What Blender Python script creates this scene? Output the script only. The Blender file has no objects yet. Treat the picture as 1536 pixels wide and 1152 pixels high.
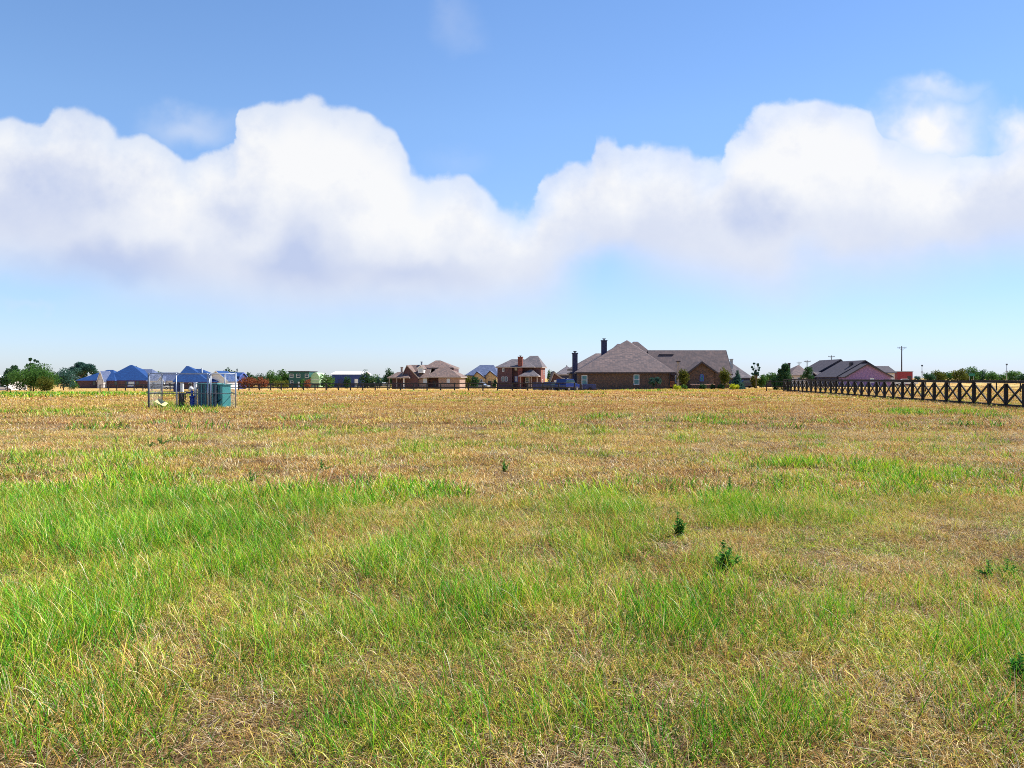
import bpy, math, random
import numpy as np
from mathutils import Vector, Matrix

F, HX, HY, EYE = 1205.0, 768.0, 567.0, 1.6      # focal length, principal column, horizon row (photo pixels), eye height
scn = bpy.context.scene
col = scn.collection
rng = np.random.default_rng(7)
R = math.radians

# ------------------------------------------------------------------ terrain
def sstep(a, b, x):
    t = np.clip((x - a) / (b - a), 0, 1)
    return t * t * (3 - 2 * t)

def _hash(ix, iy, seed):
    n = (ix * 374761393 + iy * 668265263 + seed * 1442695041) & 0xFFFFFFFF
    n = ((n ^ (n >> 13)) * 1274126177) & 0xFFFFFFFF
    n = n ^ (n >> 16)
    return (n & 0xFFFF) / 65535.0

def vnoise(x, y, seed=0):
    x = np.asarray(x, float); y = np.asarray(y, float)
    ix = np.floor(x).astype(np.int64); iy = np.floor(y).astype(np.int64)
    fx = x - ix; fy = y - iy
    fx = fx * fx * (3 - 2 * fx); fy = fy * fy * (3 - 2 * fy)
    a = _hash(ix, iy, seed); b = _hash(ix + 1, iy, seed)
    c = _hash(ix, iy + 1, seed); d = _hash(ix + 1, iy + 1, seed)
    return (a * (1 - fx) + b * fx) * (1 - fy) + (c * (1 - fx) + d * fx) * fy

def fbm(x, y, seed=0, octv=4):
    s = 0; amp = 0.5; tot = 0
    for k in range(octv):
        s = s + amp * vnoise(x * 2 ** k + 17.3 * k, y * 2 ** k - 9.1 * k, seed + k)
        tot += amp; amp *= 0.55
    return s / tot

def ground_z(x, y):
    x = np.asarray(x, float); y = np.asarray(y, float)
    d = np.hypot(x, y)
    a = x / np.maximum(y, 1.0)
    w = 1 - 0.7 * sstep(0.02, 0.25, a)
    z = -np.clip(0.01 * (d - 85), 0, 2.0) * w
    near = 1 - sstep(40, 90, d)
    z = z + near * (0.10 * (fbm(x / 1.9, y / 1.9, 3, 3) - 0.5) + 0.05 * (fbm(x / 0.45, y / 0.45, 5, 2) - 0.5))
    return z

def gz(x, y): return float(ground_z(x, y))

# ------------------------------------------------------------------ mesh helpers
class MB:
    def __init__(s): s.v = []; s.f = []
    def poly(s, pts):
        b = len(s.v); s.v += [tuple(p) for p in pts]; s.f.append(tuple(range(b, b + len(pts))))
    def box(s, x0, x1, y0, y1, z0, z1):
        b = len(s.v)
        s.v += [(x, y, z) for z in (z0, z1) for x, y in ((x0, y0), (x1, y0), (x1, y1), (x0, y1))]
        s.f += [tuple(b + i for i in q) for q in ((3, 2, 1, 0), (4, 5, 6, 7), (0, 1, 5, 4), (1, 2, 6, 5), (2, 3, 7, 6), (3, 0, 4, 7))]
        return s
    def beam(s, p, q, w, h):
        p = Vector(p); q = Vector(q); d = (q - p).normalized()
        up = Vector((0, 0, 1)) if abs(d.z) < .95 else Vector((0, 1, 0))
        r = d.cross(up).normalized(); u = r.cross(d).normalized()
        b = len(s.v)
        for c in (p, q):
            for sx, sy in ((-1, -1), (1, -1), (1, 1), (-1, 1)):
                s.v.append(tuple(c + r * (w / 2 * sx) + u * (h / 2 * sy)))
        s.f += [tuple(b + i for i in k) for k in ((3, 2, 1, 0), (4, 5, 6, 7), (0, 1, 5, 4), (1, 2, 6, 5), (2, 3, 7, 6), (3, 0, 4, 7))]
        return s
    def tube(s, pts, rad, n=8, cap=True):
        pts = [Vector(p) for p in pts]
        if not hasattr(rad, '__len__'): rad = [rad] * len(pts)
        b0 = len(s.v)
        for i, p in enumerate(pts):
            d = (pts[min(i + 1, len(pts) - 1)] - pts[max(i - 1, 0)])
            if d.length < 1e-9: d = Vector((0, 0, 1))
            d.normalize()
            up = Vector((0, 0, 1)) if abs(d.z) < .95 else Vector((0, 1, 0))
            r = d.cross(up).normalized(); u = r.cross(d).normalized()
            for k in range(n):
                a = 2 * math.pi * k / n
                s.v.append(tuple(p + (r * math.cos(a) + u * math.sin(a)) * rad[i]))
        for i in range(len(pts) - 1):
            for k in range(n):
                a = b0 + i * n + k; c = b0 + i * n + (k + 1) % n
                s.f.append((a, c, c + n, a + n))
        if cap:
            s.f.append(tuple(b0 + n - 1 - k for k in range(n)))
            s.f.append(tuple(b0 + (len(pts) - 1) * n + k for k in range(n)))
        return s
    def extrude(s, prof, axis, b0, b1):
        n = len(prof); b = len(s.v)
        for t in (b0, b1):
            for a, z in prof:
                s.v.append((a, t, z) if axis == 'y' else (t, a, z))
        s.f.append(tuple(b + k for k in range(n))); s.f.append(tuple(b + 2 * n - 1 - k for k in range(n)))
        for k in range(n):
            k2 = (k + 1) % n
            s.f.append((b + k, b + n + k, b + n + k2, b + k2))
        return s
    def dome(s, cx, cy, cz, rx, ry, rz, n=10, m=6):
        b = len(s.v)
        for i in range(m + 1):
            t = math.pi * i / m
            for k in range(n):
                a = 2 * math.pi * k / n
                s.v.append((cx + rx * math.sin(t) * math.cos(a), cy + ry * math.sin(t) * math.sin(a), cz + rz * math.cos(t)))
        for i in range(m):
            for k in range(n):
                k2 = (k + 1) % n
                s.f.append((b + i * n + k, b + (i + 1) * n + k, b + (i + 1) * n + k2, b + i * n + k2))
        return s
    def build(s, name, mat, parent=None, smooth=False, bevel=0):
        me = bpy.data.meshes.new(name); me.from_pydata(s.v, [], s.f); me.validate()
        import bmesh
        bm = bmesh.new(); bm.from_mesh(me)
        bmesh.ops.recalc_face_normals(bm, faces=bm.faces)
        bm.to_mesh(me); bm.free()
        me.materials.append(mat)
        if smooth: me.polygons.foreach_set('use_smooth', [True] * len(me.polygons))
        o = bpy.data.objects.new(name, me); col.objects.link(o)
        if parent is not None: o.parent = parent
        if bevel:
            b = o.modifiers.new('bevel', 'BEVEL'); b.width = bevel; b.segments = 2; b.limit_method = 'ANGLE'
        return o

def tag(o, label=None, cat=None, group=None, kind=None):
    if label: o['label'] = label
    if cat: o['category'] = cat
    if group: o['group'] = group
    if kind: o['kind'] = kind
    return o

def empty(name, loc, rz=0.0):
    o = bpy.data.objects.new(name, None); col.objects.link(o)
    o.location = loc; o.rotation_euler = (0, 0, rz); o.empty_display_size = .2
    return o

def copy_tree(o, parent=None):
    c = o.copy(); col.objects.link(c)
    if parent is not None: c.parent = parent
    for ch in [k for k in o.children]: copy_tree(ch, c)
    return c

# ------------------------------------------------------------------ materials
def newmat(name):
    m = bpy.data.materials.new(name); m.use_nodes = True
    nt = m.node_tree; nt.nodes.clear()
    out = nt.nodes.new('ShaderNodeOutputMaterial')
    return m, nt, out
def N(nt, t, **kw):
    n = nt.nodes.new(t)
    for k, v in kw.items():
        if k.startswith('i_'): n.inputs[int(k[2:])].default_value = v
        else: setattr(n, k, v)
    return n
def L(nt, a, b): nt.links.new(a, b)
def ramp(nt, stops, interp='LINEAR'):
    r = nt.nodes.new('ShaderNodeValToRGB'); e = r.color_ramp.elements
    r.color_ramp.interpolation = interp
    while len(e) < len(stops): e.new(0.5)
    for k, (p, c) in enumerate(stops):
        e[k].position = p; e[k].color = (c[0], c[1], c[2], 1)
    return r
def mixc(nt, fac, a, b, mode='MIX'):
    m = nt.nodes.new('ShaderNodeMix'); m.data_type = 'RGBA'; m.blend_type = mode
    for sock, v in ((m.inputs[0], fac), (m.inputs[6], a), (m.inputs[7], b)):
        if isinstance(v, (int, float)): sock.default_value = v
        elif isinstance(v, tuple): sock.default_value = (v[0], v[1], v[2], 1)
        else: L(nt, v, sock)
    return m.outputs[2]
def math_(nt, op, a, b=None, c=None, clamp=False):
    m = nt.nodes.new('ShaderNodeMath'); m.operation = op; m.use_clamp = clamp
    for i, v in enumerate((a, b, c)):
        if v is None: continue
        if isinstance(v, (int, float)): m.inputs[i].default_value = v
        else: L(nt, v, m.inputs[i])
    return m.outputs[0]

def plain(name, c, rough=.7, metal=0.0, var=.12, scale=3.0):
    m, nt, out = newmat(name)
    p = N(nt, 'ShaderNodeBsdfPrincipled'); p.inputs['Roughness'].default_value = rough; p.inputs['Metallic'].default_value = metal
    tc = N(nt, 'ShaderNodeTexCoord'); no = N(nt, 'ShaderNodeTexNoise'); no.inputs['Scale'].default_value = scale; no.inputs['Detail'].default_value = 5
    L(nt, tc.outputs['Object'], no.inputs['Vector'])
    r = ramp(nt, [(.3, tuple(v * (1 - var) for v in c)), (.7, tuple(min(1, v * (1 + var)) for v in c))])
    L(nt, no.outputs[0], r.inputs[0]); L(nt, r.outputs[0], p.inputs['Base Color']); L(nt, p.outputs[0], out.inputs[0])
    return m

def brick(name, c1, c2, mortar, scale=1.0):
    m, nt, out = newmat(name)
    p = N(nt, 'ShaderNodeBsdfPrincipled'); p.inputs['Roughness'].default_value = .9
    tc = N(nt, 'ShaderNodeTexCoord'); sp = N(nt, 'ShaderNodeSeparateXYZ'); L(nt, tc.outputs['Object'], sp.inputs[0])
    u = math_(nt, 'ADD', sp.outputs[0], sp.outputs[1])
    cb = N(nt, 'ShaderNodeCombineXYZ'); L(nt, u, cb.inputs[0]); L(nt, sp.outputs[2], cb.inputs[1])
    b = N(nt, 'ShaderNodeTexBrick'); L(nt, cb.outputs[0], b.inputs['Vector'])
    b.inputs['Scale'].default_value = 1.0; b.inputs['Brick Width'].default_value = .30 * scale; b.inputs['Row Height'].default_value = .11 * scale
    b.inputs['Mortar Size'].default_value = .012; b.inputs['Color1'].default_value = (*c1, 1); b.inputs['Color2'].default_value = (*c2, 1); b.inputs['Mortar'].default_value = (*mortar, 1)
    no = N(nt, 'ShaderNodeTexNoise'); L(nt, tc.outputs['Object'], no.inputs['Vector']); no.inputs['Scale'].default_value = 3.2; no.inputs['Detail'].default_value = 6; no.inputs['Roughness'].default_value = .75
    r = ramp(nt, [(.3, (.45, .45, .5)), (.5, (1, 1, 1)), (.72, (1.7, 1.55, 1.4))]); L(nt, no.outputs[0], r.inputs[0])
    L(nt, mixc(nt, 1.0, b.outputs[0], r.outputs[0], 'MULTIPLY'), p.inputs['Base Color']); L(nt, p.outputs[0], out.inputs[0])
    return m

def shingle(name, c, rough=.85):
    m, nt, out = newmat(name)
    p = N(nt, 'ShaderNodeBsdfPrincipled'); p.inputs['Roughness'].default_value = rough
    p.inputs['Specular IOR Level'].default_value = .25
    tc = N(nt, 'ShaderNodeTexCoord'); sp = N(nt, 'ShaderNodeSeparateXYZ'); L(nt, tc.outputs['Object'], sp.inputs[0])
    u = math_(nt, 'ADD', sp.outputs[0], math_(nt, 'MULTIPLY', sp.outputs[1], .73))
    cb = N(nt, 'ShaderNodeCombineXYZ'); L(nt, u, cb.inputs[0]); L(nt, sp.outputs[2], cb.inputs[1])
    b = N(nt, 'ShaderNodeTexBrick'); L(nt, cb.outputs[0], b.inputs['Vector'])
    b.inputs['Scale'].default_value = 1.0; b.inputs['Brick Width'].default_value = .42; b.inputs['Row Height'].default_value = .17; b.inputs['Mortar Size'].default_value = .015
    b.inputs['Color1'].default_value = (c[0] * 1.3, c[1] * 1.2, c[2] * 1.15, 1); b.inputs['Color2'].default_value = (c[0] * .68, c[1] * .72, c[2] * .8, 1); b.inputs['Mortar'].default_value = (c[0] * .5, c[1] * .5, c[2] * .5, 1)
    no = N(nt, 'ShaderNodeTexNoise'); L(nt, tc.outputs['Object'], no.inputs['Vector']); no.inputs['Scale'].default_value = 1.1; no.inputs['Detail'].default_value = 8; no.inputs['Roughness'].default_value = .8
    r = ramp(nt, [(.3, (.72, .74, .8)), (.7, (1.28, 1.22, 1.2))]); L(nt, no.outputs[0], r.inputs[0])
    L(nt, mixc(nt, 1.0, b.outputs[0], r.outputs[0], 'MULTIPLY'), p.inputs['Base Color']); L(nt, p.outputs[0], out.inputs[0])
    return m

def foliage_mat(name, dark, mid, light, transl=.35):
    """leaf colour from the per-face 'tint' attribute"""
    m, nt, out = newmat(name)
    at = N(nt, 'ShaderNodeAttribute', attribute_name='tint')
    r = ramp(nt, [(0, dark), (.5, mid), (1, light)]); L(nt, at.outputs['Fac'], r.inputs[0])
    d = N(nt, 'ShaderNodeBsdfDiffuse'); t = N(nt, 'ShaderNodeBsdfTranslucent'); mx = N(nt, 'ShaderNodeMixShader'); mx.inputs[0].default_value = transl
    L(nt, r.outputs[0], d.inputs[0]); L(nt, r.outputs[0], t.inputs[0]); L(nt, d.outputs[0], mx.inputs[1]); L(nt, t.outputs[0], mx.inputs[2]); L(nt, mx.outputs[0], out.inputs[0])
    return m

def blade_mat(name, stops, base, transl=.3, patch=.35):
    """grass blade: colour per blade ('tint'), root darker-brown sheath ('hgt'), random per clump"""
    m, nt, out = newmat(name)
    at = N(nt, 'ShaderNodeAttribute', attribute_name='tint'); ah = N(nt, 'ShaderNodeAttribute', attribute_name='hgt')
    oi = N(nt, 'ShaderNodeObjectInfo')
    geo = N(nt, 'ShaderNodeNewGeometry')
    no = N(nt, 'ShaderNodeTexNoise'); no.inputs['Scale'].default_value = .55; no.inputs['Detail'].default_value = 4; L(nt, geo.outputs['Position'], no.inputs['Vector'])
    t = math_(nt, 'ADD', at.outputs['Fac'], math_(nt, 'MULTIPLY', math_(nt, 'SUBTRACT', oi.outputs['Random'], .5), .35))
    t = math_(nt, 'ADD', t, math_(nt, 'MULTIPLY', math_(nt, 'SUBTRACT', no.outputs[0], .5), patch * 2), clamp=True)
    r = ramp(nt, stops); L(nt, t, r.inputs[0])
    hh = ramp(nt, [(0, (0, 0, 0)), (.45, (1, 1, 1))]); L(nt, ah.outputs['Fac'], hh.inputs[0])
    c = mixc(nt, hh.outputs[0], base, r.outputs[0])  # shade at the roots mixed into the blade colour
    d = N(nt, 'ShaderNodeBsdfDiffuse'); tr = N(nt, 'ShaderNodeBsdfTranslucent'); mx = N(nt, 'ShaderNodeMixShader'); mx.inputs[0].default_value = transl
    g = N(nt, 'ShaderNodeBsdfGlossy'); g.inputs['Roughness'].default_value = .45; m2 = N(nt, 'ShaderNodeMixShader'); m2.inputs[0].default_value = .03
    L(nt, c, d.inputs[0]); L(nt, c, tr.inputs[0]); L(nt, d.outputs[0], mx.inputs[1]); L(nt, tr.outputs[0], mx.inputs[2])
    L(nt, mx.outputs[0], m2.inputs[1]); L(nt, g.outputs[0], m2.inputs[2]); L(nt, m2.outputs[0], out.inputs[0])
    return m

M = dict(
    brick_main=brick('brown_brick', (.12, .068, .046), (.065, .04, .032), (.13, .11, .09)),
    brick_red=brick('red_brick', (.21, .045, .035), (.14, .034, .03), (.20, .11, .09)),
    brick_tan=brick('tan_brick', (.36, .22, .16), (.25, .15, .12), (.38, .32, .27)),
    brick_mauve_shade=brick('mauve_shade_brick', (.27, .16, .36), (.19, .115, .28), (.30, .22, .37)),  # mauve of pinkish brick in shade put into the colour
    brick_plum_shade=brick('plum_shade_brick', (.12, .048, .055), (.075, .036, .045), (.12, .09, .09)),  # plum brick, also painted on shaded walls of the red and tan houses
    stone_yellow=brick('yellow_stone', (.62, .43, .20), (.46, .32, .16), (.6, .5, .34), 1.6),
    stone_slate=brick('slate_blue_brick', (.035, .04, .11), (.025, .03, .075), (.04, .05, .10)),
    stone_pale=plain('pale_render', (.62, .58, .56), .9, var=.08),
    roof_main=shingle('taupe_shingle', (.145, .115, .113)),
    roof_tan=shingle('tan_shingle', (.19, .14, .12)),
    roof_grey=shingle('grey_shingle', (.135, .125, .135)),
    roof_shade_blue=shingle('shade_blue_shingle', (.010, .058, .20)),  # blue cast of shaded roofs put into the shingle colour
    roof_greyblue=shingle('grey_blue_shingle', (.09, .125, .22)),
    roof_slate=shingle('slate_shingle', (.055, .05, .068)),
    dark_trim=plain('dark_trim', (.035, .03, .04), .6),
    blue_trim=plain('blue_trim', (.06, .10, .40), .6),
    tan_trim=plain('tan_trim', (.34, .29, .26), .7),
    white=plain('white_paint', (.8, .8, .8), .5, var=.04),
    white_metal=plain('white_metal', (.8, .81, .82), .35, var=.03),
    glass=plain('dark_glass', (.03, .07, .10), .08, var=.2),
    glass_teal=plain('teal_glass', (.05, .20, .24), .12, var=.2),
    curtain=plain('pale_blind', (.55, .62, .68), .5, var=.1),
    frame_white=plain('window_frame_paint', (.55, .60, .66), .5, var=.05),
    black_wood=plain('black_painted_wood', (.007, .0055, .006), .8, var=.4, scale=6),
    dark_pipe=plain('dark_fence_paint', (.010, .010, .015), .6, var=.3),
    deck_wood=plain('orange_brown_wood', (.42, .17, .08), .7, var=.25),
    stone_cap=plain('pale_stone_cap', (.62, .42, .32), .8, var=.15),
    galv=plain('galvanised_steel', (.30, .34, .40), .4, .6, var=.15),
    galv_dark=plain('weathered_steel_post', (.10, .12, .16), .5, .3, var=.2),
    teal=plain('lit_teal_steel', (.07, .33, .33), .4, var=.12),  # lit tone of the cabinet steel, painted in
    teal_shaded=plain('shaded_teal_steel', (.015, .07, .11), .4, var=.12),  # shaded tone of the same cabinet steel, painted darker
    blue_paint=plain('blue_enamel', (.015, .07, .42), .35, var=.1),
    navy=plain('navy_paint', (.015, .03, .13), .45, var=.2),
    black=plain('black_plastic', (.012, .012, .014), .5, var=.2),
    sign_cream=plain('cream_board', (.80, .68, .30), .6, var=.06),
    ink=plain('faded_ink', (.22, .20, .16), .7, var=.1),
    green_paint=plain('green_siding', (.012, .09, .075), .6, var=.12),
    lime=plain('lime_green_siding', (.36, .55, .32), .6, var=.06),
    blue_siding=plain('blue_siding', (.012, .04, .20), .5, var=.08),
    red_siding=plain('barn_red_siding', (.26, .02, .035), .6, var=.12),
    wood_pole=plain('creosoted_pole', (.05, .04, .04), .9, var=.3),
    grey_pole=plain('grey_metal_pole', (.30, .34, .38), .5, var=.1),
    rubber=plain('tyre_rubber', (.015, .015, .015), .8),
    silver=plain('silver_rim', (.5, .5, .52), .3, .8, var=.05),
    car_white=plain('white_car_paint', (.78, .79, .8), .2, var=.01),
    car_blue=plain('dark_blue_car_paint', (.012, .03, .16), .2, var=.02),
    car_silver=plain('silver_blue_car_paint', (.30, .36, .45), .2, .4, var=.02),
    car_dark=plain('dark_car_paint', (.02, .025, .05), .2, var=.02),
    sign_green=plain('road_sign_green', (.0, .16, .11), .4, var=.05),
    pebble=plain('grey_stone', (.42, .40, .36), .9),
    bark=plain('bark', (.10, .075, .055), .95, var=.3, scale=8),
    stem=plain('weed_stem', (.10, .16, .05), .8, var=.2),
    leaf_dark=foliage_mat('dark_green_leaves', (0.014, 0.041, 0.022), (0.034, 0.088, 0.041), (0.088, 0.162, 0.061)),
    leaf_mid=foliage_mat('mid_green_leaves', (0.024, 0.068, 0.019), (0.061, 0.149, 0.034), (0.162, 0.270, 0.068)),
    leaf_olive=foliage_mat('olive_leaves', (.035, .05, .012), (.09, .11, .02), (.22, .21, .05)),
    leaf_rust=foliage_mat('rust_red_leaves', (.10, .035, .02), (.26, .09, .045), (.42, .18, .09)),
    leaf_yellow=foliage_mat('yellow_green_leaves', (.16, .20, .015), (.42, .48, .03), (.70, .70, .08)),
    leaf_blue=foliage_mat('blue_green_leaves', (0.014, 0.047, 0.043), (0.041, 0.101, 0.084), (0.095, 0.189, 0.135)),
    leaf_weed=foliage_mat('weed_leaves', (.02, .08, .018), (.06, .22, .035), (.20, .46, .08)),
)

# ------------------------------------------------------------------ houses
class House:
    """local metres; x right, y away from the camera, z up from the house's own ground"""
    def __init__(s, name, px, d, label, cat='house', rz=0.0, group=None):
        s.d = d; s.X = (px - HX) / F * d; s.g = gz(s.X, d)
        s.root = empty(name, (s.X, d, s.g), R(rz)); tag(s.root, label, cat, group)
    def x(s, px, dd=0): return (px - HX) / F * (s.d + dd) - s.X
    def z(s, py, dd=0): return EYE - (py - HY) / F * (s.d + dd) - s.g
    def part(s, mb, name, mat, parent=None, **k): return mb.build(name, mat, parent or s.root, **k)
    def walls(s, blocks, mat, name='wall'):
        mb = MB()
        for b in blocks: mb.box(*b[:4], b[4] if len(b) > 5 else -.6, b[-1])
        return s.part(mb, name, mat)
    def hip(s, x0, x1, y0, y1, ze, r0, r1, zr, mat, trim, name='roof', ov=0.45):
        x0 -= ov; x1 += ov; y0 -= ov; y1 += ov
        (ax, ay), (bx, by) = r0, r1
        e = [(x0, y0, ze), (x1, y0, ze), (x1, y1, ze), (x0, y1, ze)]
        A, B = (ax, ay, zr), (bx, by, zr)
        mb = MB()
        if abs(ax - bx) + abs(ay - by) < 1e-3:
            for i in range(4): mb.poly([e[i], e[(i + 1) % 4], A])
        elif abs(bx - ax) >= abs(by - ay):
            mb.poly([e[0], e[1], B, A]); mb.poly([e[1], e[2], B]); mb.poly([e[2], e[3], A, B]); mb.poly([e[3], e[0], A])
        else:
            mb.poly([e[0], e[1], A]); mb.poly([e[1], e[2], B, A]); mb.poly([e[2], e[3], B]); mb.poly([e[3], e[0], A, B])
        mb.poly([e[3], e[2], e[1], e[0]])
        o = s.part(mb, name, mat)
        f = MB()
        for bb in ((x0 + .02, x1 - .02, y0 + .02, y0 + .07), (x0 + .02, x1 - .02, y1 - .07, y1 - .02), (x0 + .02, x0 + .07, y0 + .07, y1 - .07), (x1 - .07, x1 - .02, y0 + .07, y1 - .07)):
            f.box(*bb, ze - .22, ze - .003)
        f.box(x0 + .07, x1 - .07, y0 + .07, y1 - .07, ze - .10, ze - .05)
        s.part(f, 'fascia', trim, o)
        return o
    def gable(s, axis, a0, a1, b0, b1, ze, ar, zr, mat, wallmat=None, trim=None, ov=.4, wall_a=None, zbase=-.6, name='roof', wallname='gable_wall'):
        """ridge along `axis`; a = across, b = along the ridge"""
        th = .16
        k0 = (zr - ze) / max(ar - a0, .01); k1 = (zr - ze) / max(a1 - ar, .01)
        A0, A1 = a0 - ov, a1 + ov
        prof = [(A0, ze - ov * k0), (ar, zr), (A1, ze - ov * k1), (A1, ze - ov * k1 - th), (ar, zr - th), (A0, ze - ov * k0 - th)]
        mb = MB(); mb.extrude(prof, 'y' if axis == 'y' else 'x', b0 - ov, b1 + ov)
        o = s.part(mb, name, mat)
        if trim:
            for b_ in ((b0 - ov - .06, b0 - ov - .002), (b1 + ov + .002, b1 + ov + .06)):
                t = MB(); pr = [(A0, ze - ov * k0 + .03), (ar, zr + .03), (A1, ze - ov * k1 + .03), (A1, ze - ov * k1 - th - .12), (ar, zr - th - .12), (A0, ze - ov * k0 - th - .12)]
                t.extrude(pr, 'y' if axis == 'y' else 'x', *b_)
                s.part(t, 'fascia', trim, o)
        if wallmat:
            w = MB(); w.extrude([(a0, zbase), (a1, zbase), (a1, ze - th), (ar, zr - th - .01), (a0, ze - th)], 'y' if axis == 'y' else 'x', b0, b1)
            s.part(w, wallname, wallmat)
        return o
    def window(s, x0, x1, z0, z1, y, face='-y', glass='glass', fr='frame_white', bar=True, arch=False, name='window'):
        """frame ring standing 5 cm proud with a recessed pane"""
        t = .11; root = bpy.data.objects.new(name, None)
        def bx(mb, a0, a1, c0, c1, p0, p1):
            if face == '-y': mb.box(a0, a1, y - p1, y - p0, c0, c1)
            elif face == '+x': mb.box(y + p0, y + p1, a0, a1, c0, c1)
            else: mb.box(y - p1, y - p0, a0, a1, c0, c1)
        f = MB()
        bx(f, x0, x0 + t, z0, z1, -.03, .05); bx(f, x1 - t, x1, z0, z1, -.03, .05)
        bx(f, x0 + t, x1 - t, z0, z0 + t, -.03, .05); bx(f, x0 + t, x1 - t, z1 - t, z1, -.03, .05)
        if bar: bx(f, x0 + t, x1 - t, (z0 + z1) / 2 - .04, (z0 + z1) / 2 + .04, -.03, .045)
        if arch:
            cx = (x0 + x1) / 2; r = (x1 - x0) / 2
            pr = [(cx + r * math.cos(a), z1 + r * math.sin(a)) for a in np.linspace(0, math.pi, 9)]
            pi = [(cx + (r - t) * math.cos(a), z1 + (r - t) * math.sin(a)) for a in np.linspace(0, math.pi, 9)]
            for k in range(8): f.extrude([pr[k], pr[k + 1], pi[k + 1], pi[k]], 'y', y - .05, y + .03)
        o = s.part(f, name, M[fr])
        p = MB(); bx(p, x0 + t, x1 - t, z0 + t, z1 - t, .002, .02)
        if arch: p.extrude([(cx + (r - t) * math.cos(a), z1 - t + .002 + (r) * math.sin(a)) for a in np.linspace(0, math.pi, 9)], 'y', y - .02, y - .002)
        s.part(p, 'pane', M[glass], o)
        bpy.data.objects.remove(root)
        return o
    def door(s, x0, x1, z1, y, mat):
        f = MB().box(x0, x1, y - .06, y + .02, 0, z1); o = s.part(f, 'door', mat)
        h = MB().box(x1 - .18, x1 - .12, y - .12, y - .06, .95, 1.08); s.part(h, 'handle', M['silver'], o)
    def chimney(s, x0, x1, y0, y1, z0, z1, mat, cap=True, flue=True):
        mb = MB().box(x0, x1, y0, y1, z0, z1)
        mb.box(x0 - .08, x1 + .08, y0 - .08, y1 + .08, z1 + .002, z1 + .16)
        o = s.part(mb, 'chimney', mat)
        if flue:
            c = MB(); cx, cy = (x0 + x1) / 2, (y0 + y1) / 2
            c.tube([(cx, cy, z1 + .162), (cx, cy, z1 + .34)], .13, 8)
            c.box(cx - .26, cx + .26, cy - .26, cy + .26, z1 + .345, z1 + .46)
            s.part(c, 'chimney_cap', M['dark_trim'], o)
        return o
    def posts(s, pts, z1, w=.22, mat='white', name='porch_post'):
        for (x, y) in pts: s.part(MB().box(x - w / 2, x + w / 2, y - w / 2, y + w / 2, -.4, z1), name, M[mat])

# ---- the main brown-brick ranch house -------------------------------------------------
h = House('brick_house', 950, 128, 'wide brown brick ranch house, nearest and largest, with taupe hip roof and two dark chimneys')
X, Z = h.x, h.z
ze = Z(558.2)
xL, xR = X(867.5), X(1003)
h.walls([(xL, xR, 0, 14, ze - .12), (xR, X(1032), 3.0, 12, Z(557.5, 3) - .12), (X(1070), X(1093), 1.4, 13, Z(557.3, 1.4) - .12)], M['brick_main'])
# big pyramidal front hip
h.hip(xL, X(1008), 0, 15.5, ze, (X(939.8, 7.8), 7.8), (X(941.5, 8.2), 8.2), Z(510.5, 8), M['roof_main'], M['dark_trim'])
# second hip further back and to the right
h.hip(X(905, 9), X(1003, 9), 7, 19, Z(557, 7), (X(950, 13), 13), (X(956.5, 13), 13), Z(512.5, 13), M['roof_main'], M['dark_trim'])
# lower wings to the left, at the back
h.walls([(X(868, 8), X(905, 8), 8, 20, Z(556, 8) - .1)], M['brick_main'])
h.hip(X(861.5, 9), X(930, 9), 9, 21, Z(553, 9), (X(893.5, 15), 15), (X(905, 15), 15), Z(530, 15), M['roof_main'], M['dark_trim'])
h.hip(X(893, 12), X(960, 12), 8, 18, Z(553, 9), (X(926, 13), 13), (X(935, 13), 13), Z(515.8, 13), M['roof_main'], M['dark_trim'])
h.walls([(X(857, 4), X(868, 4), 4, 10, Z(559, 4) - .1)], M['brick_main'])
h.hip(X(857, 4), X(875, 4), 4, 10, Z(559, 4), (X(866, 7), 7), (X(868, 7), 7), Z(553, 7), M['roof_main'], M['dark_trim'], ov=.3)
# long right wing with side gables
h.gable('x', 3.4, 15.5, X(976, 7), X(1093.5, 3.4), Z(557, 3), 7.0, Z(525.3, 7), M['roof_main'], M['brick_main'], M['dark_trim'], ov=.45)
# brick front gable
h.gable('y', X(1034.5), X(1071.5), .2, 11, Z(555.5), X(1052.3), Z(542), M['roof_main'], M['brick_main'], M['dark_trim'], ov=.45)
r_ = h.part(MB().box(X(989, 6), X(1010.5, 6), 6.05, 6.5, Z(532.6, 6.2), Z(531.2, 6.2)), 'ridge_vent', M['dark_trim'])
for (px, py) in ((905.2, 537.8), (907.5, 542.8)):
    h.part(MB().tube([(X(px, 3.6), 3.2, Z(py + 3, 3.6)), (X(px, 3.6), 3.2, Z(py - 1, 3.6))], .14, 8), 'roof_vent', M['dark_trim'])
h.chimney(X(902.2, 6), X(910, 6), 5.6, 6.6, Z(545, 6), Z(511.8, 6), M['stone_slate'])  # both chimneys coloured dark blue for their shaded faces
h.chimney(X(858.6, 4), X(866, 4), 3.4, 4.4, -.5, Z(530.8, 4), M['stone_slate'])
h.window(X(872.3), X(881), Z(577), Z(562.8), 0, glass='glass_teal')
h.window(X(950.3), X(959), Z(577), Z(561.8), 0, glass='glass_teal')
h.window(X(1050), X(1056.2), Z(572), Z(564), .2, glass='glass_teal', arch=True, fr='blue_trim', bar=False)
h.window(X(1018), X(1027), Z(575, 3), Z(562, 3), 3.0, glass='glass')
h.part(MB().box(X(1003.1), X(1004.6), -.16, -.02, -.3, ze + .0), 'downspout', M['black'])
h.part(MB().box(X(1035.5), X(1071), -.7, .19, 0.75, .92), 'stone_ledge', M['stone_cap'])
h.part(MB().box(X(1036), X(1070.5), -.6, .18, -.5, .74), 'planter_wall', M['brick_main'])
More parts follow.
